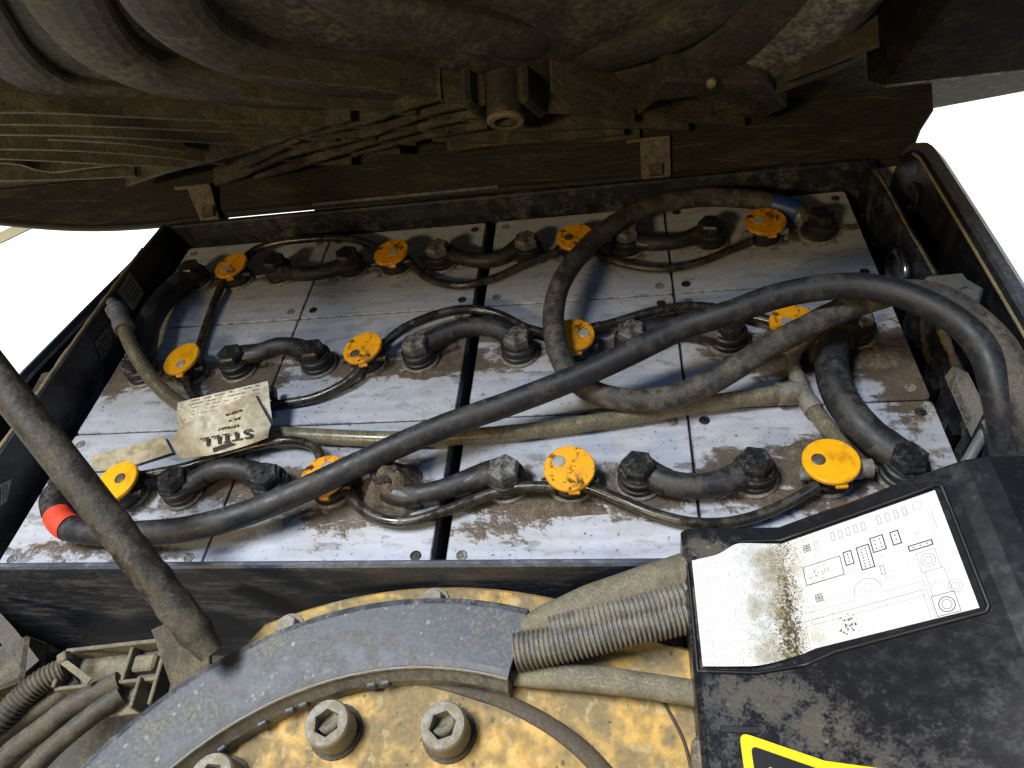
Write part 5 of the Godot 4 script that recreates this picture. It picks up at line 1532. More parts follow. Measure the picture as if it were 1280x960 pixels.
func build_cover() -> void:
	var t := thing("control_box_cover", "black plastic control box cover with white diagram label at lower right", "control box cover")
	var xc := 0.2535
	var y0 := 0.030
	var th := deg_to_rad(38.0)
	# outline in (x, y), extruded along z: level ledge, slope, level top
	var top_x := 0.350
	var top_y := y0 + (top_x - xc) * tan(th)
	var prof := v2([0.187, -0.16, 0.1865, y0 - 0.004, 0.1905, y0, xc, y0, top_x - 0.006, top_y - 0.0047, top_x + 0.002, top_y + 0.0006, top_x + 0.014, top_y + 0.004, 0.60, top_y + 0.006, 0.60, -0.16])
	var up := Basis(Vector3(1, 0, 0), Vector3(0, 0, 1), Vector3(0, 1, 0))
	var shell_mb := MB.new().prism(prof, 0.36, -0.0185, Transform3D(up, Vector3.ZERO), 0.0025)
	for i in shell_mb.P.size():
		shell_mb.U[i] = Vector2((shell_mb.P[i].x - 0.18) / 0.32, (shell_mb.P[i].z + 0.03) / 0.32)
	part("shell", shell_mb, M.cover, t)
	part("slot", MB.new().box(Vector3(0.022, 0.002, 0.004), Transform3D(Basis(), Vector3(0.2095, y0 - 0.0004, 0.1175)), 0.0004), M.seal, t)
	part("corner_block", MB.new().box(Vector3(0.014, 0.05, 0.06), Transform3D(Basis(), Vector3(0.189, y0 - 0.036, 0.148)), 0.003), M.rust, t)
	# label: follows ledge and slope, torn along its upper left edge
	var f := func(u, v):
		var s := lerpf(-0.0615, 0.1035, u)
		var k := smoothstep(-0.004, -0.05, s)
		var z0 := lerpf(-0.0035, 0.009, smoothstep(-0.022, -0.06, s))
		z0 += 0.0008 * sin(s * 260.0) * smoothstep(-0.02, -0.03, s)
		var z1 := lerpf(0.071, 0.0815, smoothstep(0.012, -0.035, s))
		var z := lerpf(z0, z1, v)
		var lift := 0.0012 + 0.0035 * exp(-pow((s + 0.03) / 0.016, 2.0)) * (0.4 + 0.6 * sin(v * 3.0)) + k * 0.0008
		if s < 0.0:
			return Vector3(xc + s, y0 + lift, z)
		return Vector3(xc + s * cos(th) - sin(th) * lift * 0.8, y0 + s * sin(th) + cos(th) * lift * 0.8, z)
	var lab := MB.new().sheet(f, Vector3(0, -0.0005, 0), 66, 24)
	# print coordinates from the same millimetres as the drawing
	for i in lab.P.size():
		var uv := lab.U[i]
		var s := lerpf(-61.5, 103.5, uv.x)
		var z := lab.P[i].z * 1000.0
		lab.U[i] = Vector2((s + 62.0) / 166.0, (z + 5.0) / 90.0)
	part("diagram_label", lab, M.diagram, t)
	# raised bead round the label
	var bead := []
	for s in [[-0.0645, 0.012], [-0.0645, 0.084], [-0.03, 0.0845], [0.0, 0.079], [0.02, 0.0755], [0.1055, 0.0735], [0.1075, 0.071], [0.1075, -0.004], [0.1055, -0.0065], [0.0, -0.0065], [-0.03, -0.006]]:
		var x: float = s[0]
		bead.append(Vector3(xc + x, y0 + 0.0004, s[1]) if x < 0.0 else Vector3(xc + x * cos(th), y0 + x * sin(th) + 0.0006, s[1]))
	var bp := PackedVector3Array()
	for i in bead.size() - 1:
		for k in 5:
			bp.append(bead[i].lerp(bead[i + 1], k / 5.0))
	bp.append(bead[bead.size() - 1])
	part("label_bead", MB.new().tube(bp, same(bp.size(), 0.0013), 8), M.seal, t)
	# warning triangle, cut off by the picture's edge
	var wy := y0 + 0.001
	var a: Vector3 = Vector3(0.209, 0.031, 0.1186)
	var b: Vector3 = Vector3(0.2619, 0.031, 0.1353)
	var c: Vector3 = Vector3(0.2092, 0.031, 0.1401)
	var e1 := Vector2(b.x - a.x, b.z - a.z).normalized()
	var e2 := Vector2(c.x - a.x, c.z - a.z).normalized()
	var size := 0.085
	var org := Vector2(a.x, a.z)
	var tri3 := rounded([org, org + e1 * size, org + e2 * size], 0.006)
	var plate := thing("warning_sign", "yellow and black triangular warning sign at the bottom edge on the cover", "warning sign")
	plate.rotation.x = 0.0
	var corners := [org, org + e1 * size, org + e2 * size]
	var cen := org + (e1 + e2) * size / 3.0
	decal("backing", rounded(corners, 0.006), 0.0007, M.sign_yellow, plate, xc, y0, th)
	decal("black_border", rounded(shrunk(corners, cen, 0.80), 0.004), 0.0011, M.sign_black, plate, xc, y0, th)
	decal("yellow_field", rounded(shrunk(corners, cen, 0.50), 0.001), 0.0015, M.sign_yellow, plate, xc, y0, th)


# thin sheet that follows ledge and slope of the cover
func decal(called: String, poly: PackedVector2Array, high: float, mat: Material, t: Node3D, xc: float, y0: float, th: float) -> void:
	var mb := MB.new()
	for half in [v2([-1, -1, xc, -1, xc, 1, -1, 1]), v2([xc, -1, 2, -1, 2, 1, xc, 1])]:
		for piece in Geometry2D.intersect_polygons(poly, half):
			mb.prism(piece, y0 - 0.001, y0 + high)
	for i in mb.P.size():
		var p := mb.P[i]
		p.y += maxf(0.0, p.x - xc) * tan(th)
		mb.P[i] = p
	part(called, mb, mat, t)


func shrunk(p: Array, c: Vector2, k: float) -> Array:
	var out := []
	for q in p:
		out.append(c + (q - c) * k)
	return out


func rounded(p: Array, r: float) -> PackedVector2Array:
	var out := PackedVector2Array()
	var n := p.size()
	for i in n:
		var b: Vector2 = p[i]
		var a: Vector2 = b + (p[(i + n - 1) % n] - b).normalized() * r
		var c: Vector2 = b + (p[(i + 1) % n] - b).normalized() * r
		for k in 6:
			var f := k / 5.0
			out.append(a.lerp(b, f).lerp(b.lerp(c, f), f))
	return out


# ---------------------------------------------------------------- body of the truck
func build_body() -> void:
	var side := Basis(Vector3(0, 0, 1), Vector3(-1, 0, 0), Vector3(0, 1, 0))
	# right side panel with a rounded upper corner, dark inside and grey rim
	var r := thing("right_side_panel", "dark side panel with rounded top corner and grey rim at right", "side panel", Vector3(0.468, 0, 0))
	var o := PackedVector2Array()
	o.append(Vector2(-0.50, -0.5))
	o.append(Vector2(-0.497, -0.02))
	for i in 8:
		var a := deg_to_rad(lerpf(180.0, 90.0, i / 7.0))
		o.append(Vector2(-0.427 + cos(a) * 0.066, 0.0 + sin(a) * 0.057))
	for q in [Vector2(-0.28, 0.0595), Vector2(-0.1, 0.060), Vector2(0.3, 0.060), Vector2(0.3, -0.5)]:
		o.append(q)
	part("skin", MB.new().prism(o, 0.0, -0.019, Transform3D(side, Vector3(-0.004, 0, 0)), 0.011), M.rim, r)
	part("inner_face", MB.new().prism(shift(o, Vector2(0.004, -0.006)), 0.0, 0.004, Transform3D(side, Vector3(-0.004, 0, 0)), 0.001), M.panel, r)
	var trim := PackedVector3Array()
	for i in range(3, 13):
		trim.append(Vector3(-0.0085, o[i].y - 0.009, o[i].x + 0.004))
	part("beige_trim", MB.new().tube(spline(Array(trim.slice(4)), 4), same((trim.size() - 5) * 4 + 1, 0.0016), 8), M.trim, r)
	for q in [Vector3(0.458, 0.0105, -0.4204), Vector3(0.458, -0.0282, -0.2816)]:
		part("recess", MB.new().lathe([Vector2(0.016, 0.0), Vector2(0.016, 0.003), Vector2(0.012, 0.003), Vector2(0.009, 0.0004), Vector2(0, 0.0004)], 24, Transform3D(side, q - Vector3(0.468, 0, 0))), M.panel, r)
	# left side panel
	var l := thing("left_side_panel", "dark side panel with grey outer edge along the left", "side panel", Vector3(-0.475, 0, 0))
	var o2 := v2([-0.47, -0.5, -0.47, -0.03, -0.447, -0.003, -0.327, 0.015, -0.218, 0.031, -0.10, 0.040, 0.36, 0.045, 0.36, -0.5])
	part("skin", MB.new().prism(o2, -0.004, 0.0, Transform3D(side, Vector3(-0.006, 0, 0)), 0.001), M.rim, l)
	part("inner_face", MB.new().prism(shift(o2, Vector2(0.002, -0.004)), -0.009, -0.0005, Transform3D(side, Vector3(0.0, 0, 0)), 0.002), M.panel, l)
	part("latch", MB.new().box(Vector3(0.012, 0.010, 0.03), Transform3D(Basis.from_euler(Vector3(0.1, 0, 0.2)), Vector3(-0.4414, 0.03, -0.1949) - Vector3(-0.475, 0, 0)), 0.002), M.olive_dark, l)
	# floor of the front compartment and the frame below it
	var f := thing("compartment_floor", "dark floor of the front compartment under the hoses", "compartment floor", Vector3(-0.1, -0.17, 0.2))
	part("plate", MB.new().box(Vector3(0.75, 0.01, 0.39), Transform3D(), 0.002), M.olive_dark, f)
	part("rear_frame", MB.new().box(Vector3(0.93, 0.40, 0.02), Transform3D(Basis(), Vector3(0.1, -0.05, -0.708)), 0.003), M.tray, f)
	# screws on the rim at the right, lifting eye and drain pipe
	var n1 := thing("rim_nut", "large dull square nut on the right wall rim", "nut", Vector3(0.4261, 0.046, -0.2384), "nuts on the right rim")
	part("body", MB.new().box(Vector3(0.034, 0.013, 0.021), Transform3D(Basis.from_euler(Vector3(0, 0.15, -0.1)), Vector3.ZERO), 0.003), M.screw, n1)
	var n2 := thing("rim_nut", "shiny hex nut right of the dull square nut", "nut", Vector3(0.4366, 0.044, -0.2262), "nuts on the right rim")
	part("body", MB.new().lathe([Vector2(0, -0.006), Vector2(0.0135, -0.006), Vector2(0.0135, 0.005), Vector2(0.0115, 0.0075), Vector2(0.006, 0.0075), Vector2(0.006, 0.004), Vector2(0, 0.004)], 6, Transform3D(Basis.from_euler(Vector3(0.2, 0.1, 0.3)), Vector3.ZERO), false, true), M.steel, n2)
	var e := thing("lifting_eye", "chrome ring of the lifting hole inside the right wall", "ring", Vector3(0.4182, 0.0002, -0.3069))
	var inward := Basis(Vector3(0, 1, 0), Vector3(-1, 0, 0), Vector3(0, 0, 1))
	part("ring", MB.new().lathe([Vector2(0.026, 0), Vector2(0.0285, 0.003), Vector2(0.0275, 0.007), Vector2(0.023, 0.009), Vector2(0.0205, 0.006), Vector2(0.0200, 0.0)], 36, Transform3D(inward, Vector3.ZERO), true), M.chrome, e)
	part("bush", MB.new().lathe([Vector2(0, 0.006), Vector2(0.012, 0.005), Vector2(0.0205, 0.001)], 30, Transform3D(inward, Vector3.ZERO), true), M.steel, e)
	var dp := thing("drain_pipe", "short grey pipe stub between right wall and lids", "pipe")
	var d0: Vector3 = Vector3(0.422, 0.012, -0.1079)
	var d1: Vector3 = Vector3(0.4043, 0, -0.0856)
	part("tube", MB.new().tube(PackedVector3Array([d0, d1]), PackedFloat32Array([0.0042, 0.0042]), 14), M.fitting_grey, dp)
	part("bore", MB.new().tube(PackedVector3Array([d0 + (d0 - d1).normalized() * 0.0004, d0 - (d0 - d1).normalized() * 0.001]), PackedFloat32Array([0.0025, 0.0025]), 12), M.seal, dp)
	# bright sill behind the tray
	var sill := thing("rear_sill", "pale metal sill strip between back wall and hood", "sill", Vector3(0.0, 0.0, -0.492))
	part("strip", MB.new().box(Vector3(0.24, 0.028, 0.004), Transform3D(Basis(), Vector3(-0.11, 0.013, 0.0)), 0.001), M.fitting_grey, sill)
	part("end_block", MB.new().box(Vector3(0.034, 0.06, 0.016), Transform3D(Basis(), Vector3(0.456, -0.026, -0.004)), 0.003), M.paper, sill)


func shift(p: PackedVector2Array, by: Vector2) -> PackedVector2Array:
	var out := PackedVector2Array()
	for q in p:
		out.append(q + by)
	return out


# a thin web that stands on the underside of the hood along a line given at its tip (x across, y along, z depth)
func web(called: String, tips: Array, thick: float, deep: float, t: Node3D, mat: Material = null) -> void:
	var s := spline(tips, 6)
	part(called, MB.new().sweep(s, v2([-thick / 2, 0.0, -thick / 2 * 0.7, 0.0006, thick / 2 * 0.7, 0.0006, thick / 2, 0.0, thick / 2 * 1.2, -deep, -thick / 2 * 1.2, -deep]), Vector3(0, 0, 1)), mat if mat else M.hood_web, t)


func build_hood() -> void:
	var t := thing("hood", "open dark hood whose ribbed dirty underside leans over the battery", "hood", Vector3(0, 0.068, -0.545))
	var ang := deg_to_rad(50)
	# local axes: x across, y up along the hood, z out of its underside
	t.basis = Basis(Vector3(1, 0, 0), Vector3(0, sin(ang), cos(ang)), Vector3(0, -cos(ang), sin(ang)))
	var flat := Basis(Vector3(1, 0, 0), Vector3(0, 0, 1), Vector3(0, 1, 0))    # prism: polygon in (x, y), thickness along z
	var rim: Array = [Vector3(0.53, -0.0751, 0), Vector3(0.6157, -0.0519, 0)]
	var o := PackedVector2Array([Vector2(-1.1, -0.0155), Vector2(0.30, -0.0155), Vector2(0.37, -0.05), Vector2(rim[0].x, rim[0].y), Vector2(rim[1].x, rim[1].y), Vector2(0.75, rim[1].y - 0.02), Vector2(0.75, 0.64), Vector2(-1.1, 0.64)])
	part("shell", MB.new().prism(o, -0.02, 0.0, Transform3D(flat, Vector3.ZERO), 0.002), M.hood, t)
	# rear flange, seen from inside
	var fl: Array = [Vector3(-0.7261, 0, 0.0452), Vector3(-0.6128, 0, 0.0639), Vector3(-0.5275, 0, 0.0723), Vector3(-0.4446, 0, 0.0741), Vector3(-0.3868, 0, 0.0717), Vector3(-0.3618, 0, 0.0728), Vector3(-0.348, 0, 0.0678), Vector3(-0.3337, 0, 0.0419)]
	var left := PackedVector2Array([Vector2(-1.1, 0.0)])
	left.append(Vector2(-1.1, fl[0].z * 0.8))
	for q in fl:
		left.append(Vector2(q.x, q.z))
	left.append(Vector2(fl[7].x, 0.0))
	var stand := Basis(Vector3(1, 0, 0), Vector3(0, 1, 0), Vector3(0, 0, 1))   # prism: polygon in (x, z), thickness along y
	part("flange", MB.new().prism(left, -0.015, -0.008, Transform3D(stand, Vector3.ZERO), 0.002), M.flange, t)
	var fr: Array = [Vector3(-0.3504, 0, 0.0717), Vector3(-0.1989, 0, 0.0719), Vector3(-0.0942, 0, 0.0724), Vector3(0.0261, 0, 0.0738), Vector3(0.1782, 0, 0.0769), Vector3(0.3214, 0, 0.0806), Vector3(0.4401, 0, 0.0852), Vector3(0.4716, 0, 0.0821), Vector3(0.4755, 0, 0.0718), Vector3(0.4849, 0, 0.0496), Vector3(0.4992, 0, 0.0288)]
	var right := PackedVector2Array([Vector2(fr[0].x - 0.008, 0.0), Vector2(fr[0].x - 0.008, fr[0].z - 0.012)])
	for q in fr:
		right.append(Vector2(q.x, q.z))
	right.append(Vector2(fr[10].x, -0.01))
	part("flange", MB.new().prism(right, -0.006, 0.0, Transform3D(stand, Vector3.ZERO), 0.002), M.flange, t)
	# rolled lower edge of the flange
	var roll := PackedVector3Array()
	for q in fr.slice(0, 8):
		roll.append(Vector3(q.x, -0.003, q.z - 0.0035))
	part("rolled_edge", MB.new().tube(spline(Array(roll), 4), same((roll.size() - 1) * 4 + 1, 0.0052), 14), M.flange, t)
	roll = PackedVector3Array()
	for q in fl.slice(0, 6):
		roll.append(Vector3(q.x, -0.0115, q.z - 0.0035))
	part("rolled_edge", MB.new().tube(spline(Array(roll), 4), same((roll.size() - 1) * 4 + 1, 0.0052), 14), M.flange, t)
	# rounded ridges round the seat pan
	var ridges := [
		[[Vector3(-0.3245, 0.3968, 0.012), Vector3(-0.3415, 0.3682, 0.012), Vector3(-0.3729, 0.3089, 0.012), Vector3(-0.3837, 0.255, 0.012), Vector3(-0.3643, 0.2174, 0.012), Vector3(-0.31, 0.1824, 0.01), Vector3(-0.2367, 0.1216, 0), Vector3(-0.144, 0.0235, -0.02)], 0.018],
		[[Vector3(-0.2204, 0.4283, 0.018), Vector3(-0.2348, 0.4048, 0.018), Vector3(-0.2518, 0.3746, 0.018), Vector3(-0.2704, 0.3325, 0.018), Vector3(-0.2813, 0.2827, 0.018), Vector3(-0.2634, 0.2329, 0.018), Vector3(-0.1931, 0.1842, 0.016), Vector3(-0.1197, 0.1126, 0.006), Vector3(-0.0839, 0.0215, -0.02)], 0.021],
		[[Vector3(-0.1542, 0.4241, 0.02), Vector3(-0.1629, 0.4001, 0.02), Vector3(-0.1817, 0.3609, 0.02), Vector3(-0.1903, 0.3236, 0.02), Vector3(-0.1865, 0.2828, 0.02), Vector3(-0.1609, 0.2368, 0.02), Vector3(-0.1097, 0.1999, 0.02), Vector3(-0.0335, 0.1311, 0.01), Vector3(-0.0016, 0.0361, -0.02)], 0.021],
		[[Vector3(-0.0527, 0.3842, 0.018), Vector3(-0.0515, 0.3558, 0.018), Vector3(-0.0474, 0.3244, 0.018), Vector3(-0.0256, 0.291, 0.018), Vector3(0.0159, 0.2537, 0.016), Vector3(0.0635, 0.2034, 0.008), Vector3(0.1163, 0.1109, -0.02)], 0.020],
		[[Vector3(0.3483, 0.2967, 0.02), Vector3(0.343, 0.269, 0.02), Vector3(0.3366, 0.2217, 0.02), Vector3(0.3245, 0.1634, 0.02), Vector3(0.3052, 0.0996, 0.018), Vector3(0.2738, 0.0261, 0.004), Vector3(0.2467, -0.0842, -0.03)], 0.030],
		[[Vector3(0.3145, 0.3016, 0.018), Vector3(0.3042, 0.275, 0.018), Vector3(0.2924, 0.2314, 0.018), Vector3(0.2717, 0.1788, 0.018), Vector3(0.2379, 0.1346, 0.018), Vector3(0.1805, 0.0961, 0.008), Vector3(0.112, 0.0634, -0.006), Vector3(0.042, 0.0099, -0.03)], 0.021],
		[[Vector3(0.2667, 0.3067, 0.014), Vector3(0.2555, 0.2802, 0.014), Vector3(0.2378, 0.2354, 0.014), Vector3(0.2061, 0.1934, 0.014), Vector3(0.1571, 0.1536, 0.006), Vector3(0.0912, 0.1143, -0.008), Vector3(0.0236, 0.0657, -0.03)], 0.018],
	]
	for q in ridges:
		var s := spline(q[0], 8)
		var prof := PackedVector2Array()
		for i in 9:
			var a := PI * i / 8.0
			prof.append(Vector2(cos(a) * q[1] * 1.5, sin(a) * q[1] * 0.5 - q[1] * 0.5 + 0.003))
		prof.append(Vector2(-q[1] * 1.5, -0.05))
		prof.append(Vector2(q[1] * 1.5, -0.05))
		part("ridge", MB.new().sweep(s, prof, Vector3(0, 0, 1)), M.hood_worn if q[1] > 0.025 else M.hood, t)
	# webs: the fan towards the left hinge and the long ribs that cross it
	var fan := [
		[Vector3(-0.3016, 0.046, 0.03), Vector3(-0.2456, 0.0774, 0.03), Vector3(-0.1979, 0.1069, 0.03), Vector3(-0.1515, 0.122, 0.03), Vector3(-0.0973, 0.1354, 0.03), Vector3(-0.0597, 0.1538, 0.03), Vector3(-0.0131, 0.1679, 0.03)],
		[Vector3(-0.364, -0.0019, 0.03), Vector3(-0.3187, 0.0172, 0.03), Vector3(-0.2328, 0.0655, 0.03), Vector3(-0.1686, 0.0837, 0.03), Vector3(-0.1103, 0.1011, 0.03), Vector3(-0.0335, 0.1365, 0.03), Vector3(0.02, 0.1457, 0.03)],
		[Vector3(-0.3031, 0.006, 0.03), Vector3(-0.2562, 0.0202, 0.03), Vector3(-0.1832, 0.0509, 0.03), Vector3(-0.1316, 0.073, 0.03), Vector3(-0.0568, 0.0998, 0.03), Vector3(-0.0029, 0.1156, 0.03), Vector3(0.0179, 0.1119, 0.03)],
		[Vector3(-0.467, 0.03, 0.03), Vector3(-0.4031, 0.0554, 0.03), Vector3(-0.3419, 0.0726, 0.03), Vector3(-0.2748, 0.0912, 0.03), Vector3(-0.2197, 0.1108, 0.03), Vector3(-0.1566, 0.1346, 0.03), Vector3(-0.1164, 0.145, 0.03)],
	]
	for q in fan:
		web("web", q, 0.0055, 0.036, t)
	var long := [
		[Vector3(-0.4537, 0.2561, 0.03), Vector3(-0.3905, 0.2387, 0.03), Vector3(-0.3223, 0.2101, 0.03), Vector3(-0.2061, 0.1615, 0.03), Vector3(-0.1106, 0.1217, 0.03), Vector3(-0.0292, 0.0851, 0.03)],
		[Vector3(-0.4764, 0.2347, 0.03), Vector3(-0.4126, 0.2149, 0.03), Vector3(-0.3455, 0.1898, 0.03), Vector3(-0.2198, 0.1367, 0.03), Vector3(-0.1229, 0.0952, 0.03)],
		[Vector3(-0.4989, 0.2135, 0.03), Vector3(-0.4332, 0.1927, 0.03), Vector3(-0.3828, 0.1738, 0.03), Vector3(-0.2896, 0.1308, 0.03), Vector3(-0.182, 0.0799, 0.03)],
		[Vector3(-0.5329, 0.1816, 0.03), Vector3(-0.4454, 0.1512, 0.03), Vector3(-0.3654, 0.1072, 0.03), Vector3(-0.3111, 0.0634, 0.03)],
		[Vector3(-0.5554, 0.1604, 0.03), Vector3(-0.4908, 0.1307, 0.03), Vector3(-0.4248, 0.0973, 0.03), Vector3(-0.3572, 0.0685, 0.03)],
		[Vector3(-0.5683, 0.1482, 0.03), Vector3(-0.5318, 0.1319, 0.03), Vector3(-0.5258, 0.1104, 0.03), Vector3(-0.511, 0.0971, 0.03), Vector3(-0.4665, 0.0984, 0.03), Vector3(-0.4248, 0.0973, 0.03)],
		[Vector3(-0.173, 0.263, 0.03), Vector3(-0.105, 0.2258, 0.03), Vector3(-0.0682, 0.2059, 0.03), Vector3(-0.0236, 0.1708, 0.03), Vector3(0.0243, 0.1426, 0.03)],
		[Vector3(-0.1977, 0.2214, 0.03), Vector3(-0.1443, 0.1904, 0.03), Vector3(-0.0944, 0.1633, 0.03), Vector3(-0.0492, 0.1388, 0.03)],
		[Vector3(0.0599, 0.1129, 0.03), Vector3(0.0968, 0.1048, 0.03), Vector3(0.1333, 0.0843, 0.03), Vector3(0.1729, 0.0603, 0.03)],
		[Vector3(0.0945, 0.159, 0.03), Vector3(0.1317, 0.1326, 0.03), Vector3(0.1795, 0.0923, 0.03), Vector3(0.232, 0.0438, 0.03), Vector3(0.2953, 0.0171, 0.03)],
		[Vector3(0.0396, 0.068, 0.03), Vector3(0.0923, 0.0602, 0.03), Vector3(0.1624, 0.0451, 0.03), Vector3(0.234, 0.0179, 0.03)],
		[Vector3(-0.044, 0.0293, 0.03), Vector3(0.0147, 0.0333, 0.03), Vector3(0.089, 0.0273, 0.03), Vector3(0.1622, 0.0262, 0.03)],
	]
	for q in [[Vector3(-0.1449, 0.0985, 0.028), Vector3(-0.1161, 0.0757, 0.028), Vector3(-0.0749, 0.0563, 0.028)], [Vector3(-0.0935, 0.1118, 0.028), Vector3(-0.054, 0.0939, 0.028), Vector3(-0.0038, 0.0774, 0.028)], [Vector3(-0.0517, 0.1305, 0.028), Vector3(-0.0134, 0.1114, 0.028), Vector3(0.0186, 0.0982, 0.028)], [Vector3(-0.1842, 0.075, 0.028), Vector3(-0.1463, 0.0481, 0.028), Vector3(-0.1022, 0.0325, 0.028)], [Vector3(-0.2444, 0.0548, 0.028), Vector3(-0.2066, 0.0264, 0.028), Vector3(-0.1697, 0.0154, 0.028)], [Vector3(-0.1592, 0.0409, 0.028), Vector3(-0.0917, 0.0636, 0.028), Vector3(-0.0316, 0.0759, 0.028), Vector3(0.0151, 0.0813, 0.028)], [Vector3(-0.0539, 0.0628, 0.028), Vector3(-0.0022, 0.043, 0.028), Vector3(0.051, 0.0226, 0.028)], [Vector3(0.0538, 0.042, 0.028), Vector3(0.1248, 0.0066, 0.028), Vector3(0.1805, 0.0059, 0.028)], [Vector3(-0.6012, 0.0847, 0.028), Vector3(-0.5173, 0.0653, 0.028), Vector3(-0.4375, 0.0535, 0.028)], [Vector3(-0.4415, 0.1837, 0.03), Vector3(-0.373, 0.15, 0.03), Vector3(-0.331, 0.1129, 0.03)], [Vector3(-0.2242, 0.1288, 0.03), Vector3(-0.1864, 0.1109, 0.03), Vector3(-0.155, 0.0971, 0.03)], [Vector3(-0.2359, 0.1569, 0.03), Vector3(-0.164, 0.1186, 0.03), Vector3(-0.1127, 0.085, 0.03)]]:
		web("web", q, 0.005, 0.030, t)
	for q in long:
		web("web", q, 0.005, 0.034, t)
	# boss with a pale worn rim between two cheeks
	var bc: Vector3 = Vector3(0.0435, 0.1337, 0.045)
	var bz := Basis(Vector3(1, 0, 0), Vector3(0, 0, 1), Vector3(0, -1, 0))
	part("boss", MB.new().lathe([Vector2(0.021, -0.05), Vector2(0.019, -0.004), Vector2(0.0185, 0.0), Vector2(0.011, 0.0), Vector2(0.010, -0.01), Vector2(0, -0.01)], 28, Transform3D(bz, bc)), M.hood, t)
	part("boss_rim", MB.new().lathe([Vector2(0.0188, -0.004), Vector2(0.0192, -0.001), Vector2(0.0182, 0.001), Vector2(0.012, 0.001)], 28, Transform3D(bz, bc)), M.worn, t)
	for q in [Vector3(0.0148, 0.1294, 0.03), Vector3(0.0713, 0.1219, 0.03)]:
		part("cheek", MB.new().box(Vector3(0.012, 0.05, 0.04), Transform3D(Basis.from_euler(Vector3(0, 0, 0.3)), q - Vector3(0, -0.01, 0.014)), 0.004), M.hood, t)
	# stepped bracket right of the boss and the lump of mastic on it
	var br: Array = [Vector3(0.1757, 0.0887, 0.04), Vector3(0.1961, 0.1195, 0.04), Vector3(0.2336, 0.1188, 0.04), Vector3(0.2461, 0.102, 0.04), Vector3(0.2495, 0.0682, 0.04), Vector3(0.3075, 0.0434, 0.04), Vector3(0.3316, 0.0665, 0.04), Vector3(0.2998, 0.1318, 0.04), Vector3(0.2003, 0.1668, 0.04)]
	var bpoly := PackedVector2Array()
	for q in br:
		bpoly.append(Vector2(q.x, q.y))
	part("stepped_bracket", MB.new().prism(bpoly, 0.0, 0.036, Transform3D(flat, Vector3.ZERO), 0.003), M.hood, t)
	part("mastic_lump", MB.new().lathe([Vector2(0, -0.006), Vector2(0.0045, -0.005), Vector2(0.0062, 0.001), Vector2(0.0035, 0.005), Vector2(0, 0.0055)], 7, Transform3D(Basis.from_euler(Vector3(0.4, 0.2, 0.3)).scaled(Vector3(0.8, 1.3, 0.7)), Vector3(0.2442, 0.1569, 0.04)), false, true), M.lump, t)
	# deep side box along the right edge, its lower edge rubbed pale
	var bx: Array = [Vector3(0.3846, 0.1471, 0.06), Vector3(0.5259, 0.1482, 0.06)]
	var bpts := PackedVector2Array([Vector2(bx[0].x, bx[0].y), Vector2(bx[1].x, bx[1].y), Vector2(bx[1].x + 0.25, bx[1].y - 0.03), Vector2(bx[1].x + 0.25, bx[1].y + 0.4), Vector2(bx[0].x, bx[0].y + 0.42)])
	part("side_box", MB.new().prism(bpts, -0.004, 0.06, Transform3D(flat, Vector3.ZERO), 0.010), M.hood_dark, t)
	var edge := PackedVector3Array([Vector3(bx[0].x + 0.012, bx[0].y + 0.006, 0.0545), Vector3(bx[1].x, bx[1].y + 0.006, 0.0545)])
	part("rubbed_edge", MB.new().tube(spline(Array(edge), 8), same(9, 0.0055), 12), M.hood_worn, t)
	for q in [[Vector3(0.3325, 0.1185, 0.03), 0.9], [Vector3(0.3557, 0.1575, 0.03), 0.95]]:
		part("stay_rib", MB.new().box(Vector3(0.004, 0.10, 0.05), Transform3D(Basis.from_euler(Vector3(0, 0, -q[1])), q[0] - Vector3(0, 0, 0.02)), 0.001), M.hood, t)
	# hinges between tray and hood
	var names := ["rusty hinge strap at the left of the back wall", "rusty hinge strap at the right of the back wall"]
	var spots := [[Vector3(-0.4008, 0.008, 0.0316), Vector3(-0.3668, 0.008, 0.0318), Vector3(-0.3568, 0.008, 0.0764), Vector3(-0.3806, 0.008, 0.0806)], [Vector3(0.1803, 0.008, 0.0307), Vector3(0.2148, 0.008, 0.0325), Vector3(0.2133, 0.008, 0.0809), Vector3(0.1797, 0.008, 0.0805)]]
	for i in 2:
		var h := Node3D.new()
		h.name = "hinge" if i == 0 else "hinge_001"
		h.set_meta("label", names[i])
		t.add_child(h, true)
		var hp := PackedVector2Array()
		for q in spots[i]:
			hp.append(Vector2(q.x, q.z))
		part("strap", MB.new().prism(hp, 0.003, 0.0065, Transform3D(stand, Vector3.ZERO), 0.001), M.rust, h)
		var mid: Vector3 = (spots[i][2] + spots[i][3]) / 2.0
		part("knuckle", MB.new().box(Vector3(0.016, 0.006, 0.013), Transform3D(Basis(), Vector3(mid.x, 0.0085, mid.z - 0.012)), 0.001), M.olive_dark, h)
		var pin: Vector3 = (spots[i][0] + spots[i][1]) / 2.0
		part("pin", MB.new().box(Vector3(0.05, 0.004, 0.004), Transform3D(Basis(), Vector3(pin.x - 0.008, 0.007, pin.z)), 0.001), M.olive, h)


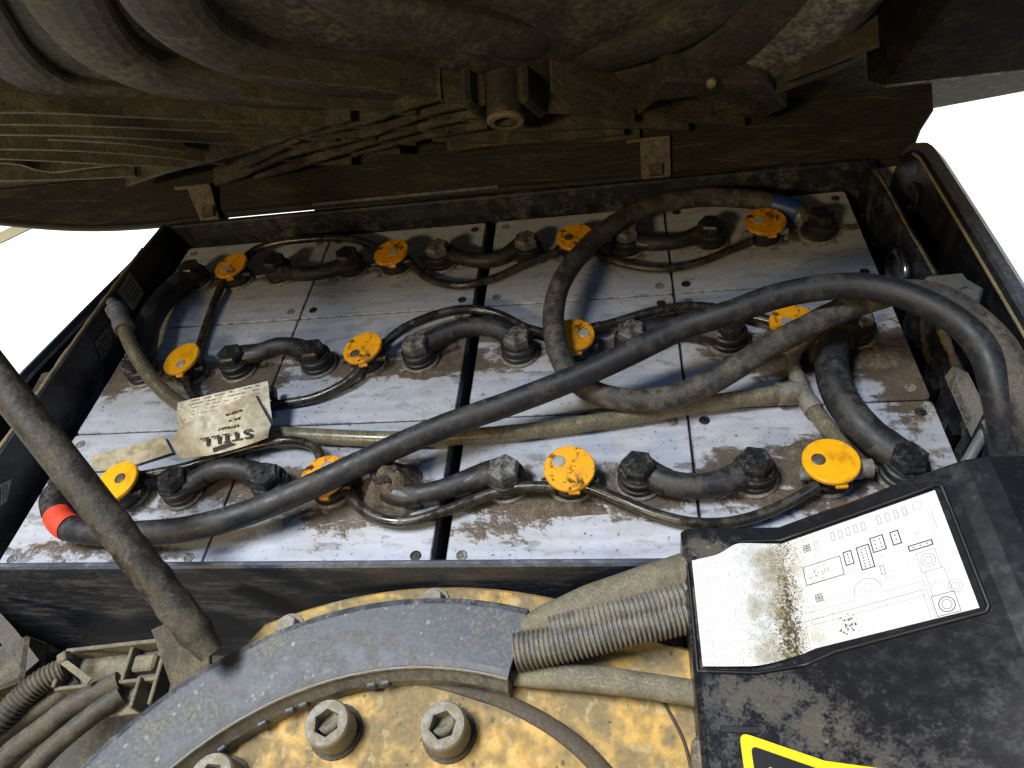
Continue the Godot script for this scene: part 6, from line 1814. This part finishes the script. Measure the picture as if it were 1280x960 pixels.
func _ready() -> void:
	# camera
	var cam := Camera3D.new()
	cam.name = "camera"
	cam.position = Vector3(0.1565, 0.4902, 0.2511)
	cam.rotation = Vector3(-0.8203, 0.2455, -0.2302)
	cam.fov = 56.960
	cam.near = 0.01
	cam.far = 60.0
	cam.current = true
	add_child(cam)
	# the dim hall round the truck
	var env := Environment.new()
	env.background_mode = Environment.BG_COLOR
	env.background_color = Color(0.22, 0.22, 0.205)
	env.background_energy_multiplier = 1.0
	env.tonemap_mode = Environment.TONE_MAPPER_LINEAR
	env.tonemap_exposure = 1.2
	env.sdfgi_enabled = true
	env.ssao_enabled = true
	env.ssil_enabled = true
	var we := WorldEnvironment.new()
	we.name = "environment"
	we.environment = env
	add_child(we)
	# ceiling lights of the hall
	lamp("ceiling_lamp", Vector3(-1.3, 3.4, 0.02), Vector2(0.8, 1.9), 23.0, Color(0.955, 0.972, 1.0))
	lamp("ceiling_lamp", Vector3(1.7, 3.4, 0.75), Vector2(0.6, 1.2), 1.6, Color(0.55, 0.74, 1.0))
	lamp("work_lamp", Vector3(-1.1, 1.5, 2.0), Vector2(0.45, 0.45), 4.8, Color(1.0, 0.90, 0.70))
	lamp("ceiling_lamp", Vector3(-3.0, 3.6, -2.4), Vector2(1.4, 1.4), 24.0, Color(1.0, 0.99, 0.97))
	lamp("ceiling_lamp", Vector3(3.2, 3.6, -2.4), Vector2(1.4, 1.4), 24.0, Color(1.0, 0.99, 0.97))
	make_materials()
	# setting
	var fl := part("floor", MB.new().box(Vector3(40, 0.1, 40), Transform3D(Basis(), Vector3(0, -0.80, -8)), 0.01), M.floor)
	fl.set_meta("kind", "structure")
	var s0: Vector3 = Vector3(-2.0929, -0.746, -1.6838)
	var s1: Vector3 = Vector3(-1.9881, -0.746, -1.7852)
	var stripe := thing("floor_stripe", "beige painted stripe on the bright floor at left", "floor marking", Vector3.ZERO)
	part("paint", MB.new().sweep(PackedVector3Array([s0 - (s1 - s0) * 3.0, s0, s1, s1 + (s1 - s0) * 6.0]), v2([-0.04, 0.0, -0.04, 0.0015, 0.04, 0.0015, 0.04, 0.0]), Vector3.UP), M.stripe, stripe)
	build_tray()
	build_cells()
	build_body()
	build_hood()
	build_dirt()
	build_links()
	build_terminals()
	build_caps()
	build_hoses()
	build_cables()
	build_tag()
	build_front()
	build_left_front()
	build_cover()


func lamp(called: String, at: Vector3, size: Vector2, energy: float, c: Color) -> void:
	var l := AreaLight3D.new()
	l.name = numbered(called, self)
	l.position = at
	l.rotation = Vector3(-PI / 2, 0, 0)
	l.area_size = size
	l.light_energy = energy
	l.light_color = c
	l.area_range = 30.0
	l.area_attenuation = 2.0
	l.shadow_enabled = true
	add_child(l)
